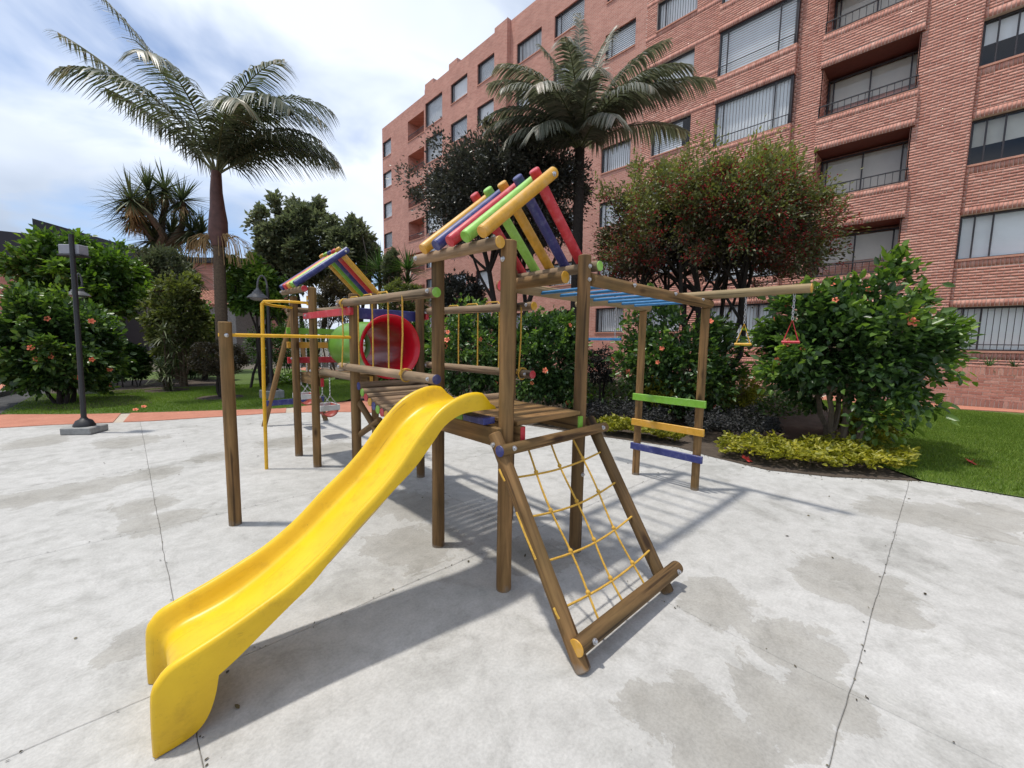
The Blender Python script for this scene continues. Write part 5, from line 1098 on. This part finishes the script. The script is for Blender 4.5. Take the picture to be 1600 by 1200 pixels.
lp = gnd(133, 676); o = empty('lamp_post', tuple(lp), 'black lamp post on a grey stone plinth at the left edge of the court', 'lamp')
a = math.radians(20); pb = MB().bbox((-.21, -.18, 0), (.21, .18, .11), .012); obj('plinth', pb, MT['stone_grey'], o, mw=Matrix.Translation(lp) @ Matrix.Rotation(-YAW + .15, 4, 'Z'), smooth=False)
obj('lamp_base', MB().lathe([(.135, .11), (.135, .13), (.12, .155), (.10, .20), (.055, .225), (.04, .25), (.001, .255)], tuple(lp), 16), MT['lamp_black'], o)
tp_ = atD(111, 366, math.hypot(lp[0], lp[1])); obj('lamp_pole', MB().tube([(lp[0], lp[1], .2), tuple(lp * .5 + tp_ * .5), tuple(tp_)], [.036, .034, .032], 12), MT['lamp_black'], o)
hd_ = atD(115, 391, math.hypot(lp[0], lp[1]) + .12); obj('lamp_head', MB().bbox((-.16, -.08, -.075), (.16, .08, .075), .01), MT['lamp_glass'], o, mw=Matrix.Translation(hd_) @ Matrix.Rotation(-YAW, 4, 'Z'), smooth=False); obj('lamp_head_rim', MB().bbox((-.175, -.095, -.10), (.175, .095, -.077), .005), MT['lamp_black'], o, mw=Matrix.Translation(hd_) @ Matrix.Rotation(-YAW, 4, 'Z'), smooth=False)

# ------------------------------------------------------------------ far buildings at left
def prism(P, z0, z1):
    n = len(P); return MB().add([(x, y, z0) for x, y in P] + [(x, y, z1) for x, y in P], [tuple(range(n))[::-1], tuple(range(n, 2 * n))] + [(i, (i + 1) % n, n + (i + 1) % n, n + i) for i in range(n)])
pA = atD(50, 341, 33.); pB = atD(262, 366, 41.); dv_ = (pB - pA)[:2]; dv_ /= np.hypot(*dv_); nv = pA[:2] / np.hypot(*pA[:2]); LB = np.hypot(*(pB - pA)[:2])
hb = empty('modern_house', (pA[0], pA[1], 0), 'black clad modern house with a flat roof behind the left trees', 'house')
def hp(u, w): q = pA[:2] + dv_ * u + nv * w; return (q[0], q[1])
obj('wall', prism(ccw([hp(.3, .5), hp(LB + 6, .5), hp(LB + 6, 9), hp(.3, 9)]), 0, pA[2] - .3), MT['black_clad'], hb, smooth=False)
obj('fascia', prism(ccw([hp(0, 0), hp(LB + 6, 0), hp(LB + 6, 9.4), hp(0, 9.4)]), pA[2] - 1.7, pA[2]), MT['black_clad'], hb, smooth=False)
for (u0, u1) in ((8.2, 12.), (15., 17.5), (2., 5.)):
    w_ = obj('window', prism(ccw([hp(u0, .38), hp(u1, .38), hp(u1, .52), hp(u0, .52)]), pA[2] - 3.6, pA[2] - 1.95), MT['frame_dark'], hb, smooth=False)
    for k in range(3): a_, b_ = u0 + (u1 - u0) * k / 3 + .06, u0 + (u1 - u0) * (k + 1) / 3 - .06; obj('pane', prism(ccw([hp(a_, .33), hp(b_, .33), hp(b_, .375), hp(a_, .375)]), pA[2] - 3.5, pA[2] - 2.05), MT['lamp_glass'], w_, smooth=False)
qa = atD(2, 365, 30.); obj('side_wing', prism(ccw([(qa[0] - 1, qa[1]), (qa[0] + 2.5, qa[1] - .6), (qa[0] + 3.5, qa[1] + 5), (qa[0], qa[1] + 5)]), qa[2] - 1.2, atD(5, 362, 30.)[2]), MT['black_clad'], hb, smooth=False)
# brick house with a tiled roof seen behind the palm trunk
ph = atD(352, 430, 36.); hx = empty('brick_house', (ph[0], ph[1], 0), 'brick house with a red tiled lower roof seen behind the palm trunk', 'house'); rt, aw = np.array(RIGHT)[:2], np.array(AWAY)[:2]
def hq(u, w): q = ph[:2] + rt * u + aw * w; return (q[0], q[1])
ht = atD(352, 412, 36.)[2]; obj('wall', prism(ccw([hq(-2.6, 0), hq(1.2, 0), hq(1.2, 6), hq(-2.6, 6)]), 0, ht), MT['brick_far'], hx, smooth=False); obj('eave', prism(ccw([hq(-2.8, -.3), hq(1.5, -.3), hq(1.5, 6), hq(-2.8, 6)]), ht, ht + .35), MT['black_clad'], hx, smooth=False)
wz = atD(352, 438, 36.)[2]; wn = obj('window', prism(ccw([hq(-.6, -.06), hq(1., -.06), hq(1., .05), hq(-.6, .05)]), wz - 1.5, wz + .5), MT['frame_dark'], hx, smooth=False); obj('lintel', prism(ccw([hq(-.7, -.1), hq(1.1, -.1), hq(1.1, .05), hq(-.7, .05)]), wz + .5, wz + .95), MT['white_wall'], hx, smooth=False)
z1_, z0_ = atD(352, 452, 33.)[2], atD(352, 480, 33.)[2]; tr_ = MB()
for k in range(26):
    u = -2.4 + k * .19; a_, b_ = hq(u, -1.4), hq(u + .5, -4.2); tr_.tube([(a_[0], a_[1], z1_), (b_[0], b_[1], z0_)], .085, 6)
obj('tiled_roof', tr_, MT['roof_tile'], hx); obj('wall', prism(ccw([hq(-2.3, -3.9), hq(3.2, -3.9), hq(3.2, -.05), hq(-2.3, -.05)]), 0, z0_ - .1), MT['stone_grey'], hx, smooth=False)
pk = atD(0, 430, 46.); fb = empty('brick_tower', (pk[0], pk[1], 0), 'distant pale brick block at the left picture edge', 'building'); tz_ = atD(5, 392, 46.)[2]
obj('wall', prism(ccw([(pk[0] - 9, pk[1] - 1), (pk[0] + 1.0, pk[1]), (pk[0] + 1.2, pk[1] + 8), (pk[0] - 9, pk[1] + 8)]), 0, tz_), MT['brick_far'], fb, smooth=False); obj('roof', prism(ccw([(pk[0] - 9.2, pk[1] - 1.2), (pk[0] + 1.2, pk[1] - .2), (pk[0] + 1.4, pk[1] + 8), (pk[0] - 9.2, pk[1] + 8)]), tz_, tz_ + .3), MT['stone_grey'], fb, smooth=False)
ww = atD(0, 560, 30.); lwl = empty('white_wall', (ww[0], ww[1], 0), 'low white wall beyond the brick drive at the left edge', 'wall'); obj('wall', MB().bbox((ww[0] - 6, ww[1], 0), (ww[0] + .45, ww[1] + .2, .85), .01), MT['white_wall'], lwl, smooth=False); obj('coping', MB().bbox((ww[0] - 6, ww[1] - .03, .85), (ww[0] + .48, ww[1] + .23, .92), .01), MT['stone_grey'], lwl, smooth=False)

# ------------------------------------------------------------------ litter
def litter(name, label, pts, mat, sz, cat):
    r = np.random.default_rng(len(pts) + int(sz * 1000)); P = np.array([(p[0], p[1], p[2] + .004) for p in pts]); n = len(P); D = np.c_[r.normal(size=(n, 2)), r.uniform(.0, .25, n)]
    o = add_leaves(None, mat, P, D, np.full(n, sz), np.full(n, sz * .55), r.uniform(0, 1, n), n, True, curl=.0, upn=3.); o.name = name; return tag(o, label, cat, kind='stuff')
for k, (px, lab) in enumerate([((1165, 722), 'fallen red flower on the concrete by the golden ground cover'), ((1515, 727), 'fallen red flower lying on the right lawn'), ((212, 643), 'fallen orange flower on the left lawn edge'), ((225, 638), 'second fallen orange flower further back on the left lawn')]):
    p = gnd(*px) + (0, 0, .03); tag(obj('fallen_flower', MB().add([tuple(v) for v in fl.v], fl.f), MT['petal_red' if k < 2 else 'petal'], mw=Matrix.Translation(p) @ Matrix.Rotation(.5, 4, 'X') @ Matrix.Scale(1.2 if k < 2 else .8, 4), smooth=False), lab, 'flower')
r_ = np.random.default_rng(77); lf_ = np.c_[r_.uniform(-.5, 6.0, 70), r_.uniform(-.8, 9., 70), np.zeros(70)]
litter('fallen_leaves', 'small dry leaves and specks scattered over the concrete', lf_, 'leaf_bronze', .03, 'leaves')

ep = []
for k in range(len(EDGE_R) - 1):
    a_, b_ = np.array(EDGE_R[k]), np.array(EDGE_R[k + 1])
    for _ in range(int(np.hypot(*(b_ - a_)) * 45)): q = a_ + (b_ - a_) * r_.uniform(); ep.append((q[0] - abs(r_.normal()) * .09 + .03, q[1] + r_.normal() * .03, 0.))
litter('bed_litter', 'crumbs of soil and dry leaf bits along the edge of the concrete', ep, 'leaf_bronze', .022, 'litter')
gp = [(x + r_.normal() * .012, y + r_.normal() * .012, 0.) for (x, y) in ([(X_, r_.uniform(-1., 9.)) for X_ in XS[3:6] for _ in range(60)] + [(r_.uniform(-.6, 6.), Y_) for Y_ in YS[4:8] for _ in range(60)])]
litter('joint_grit', 'dark grit lying in the joints between the concrete slabs', gp, 'leaf_bronze', .014, 'grit')
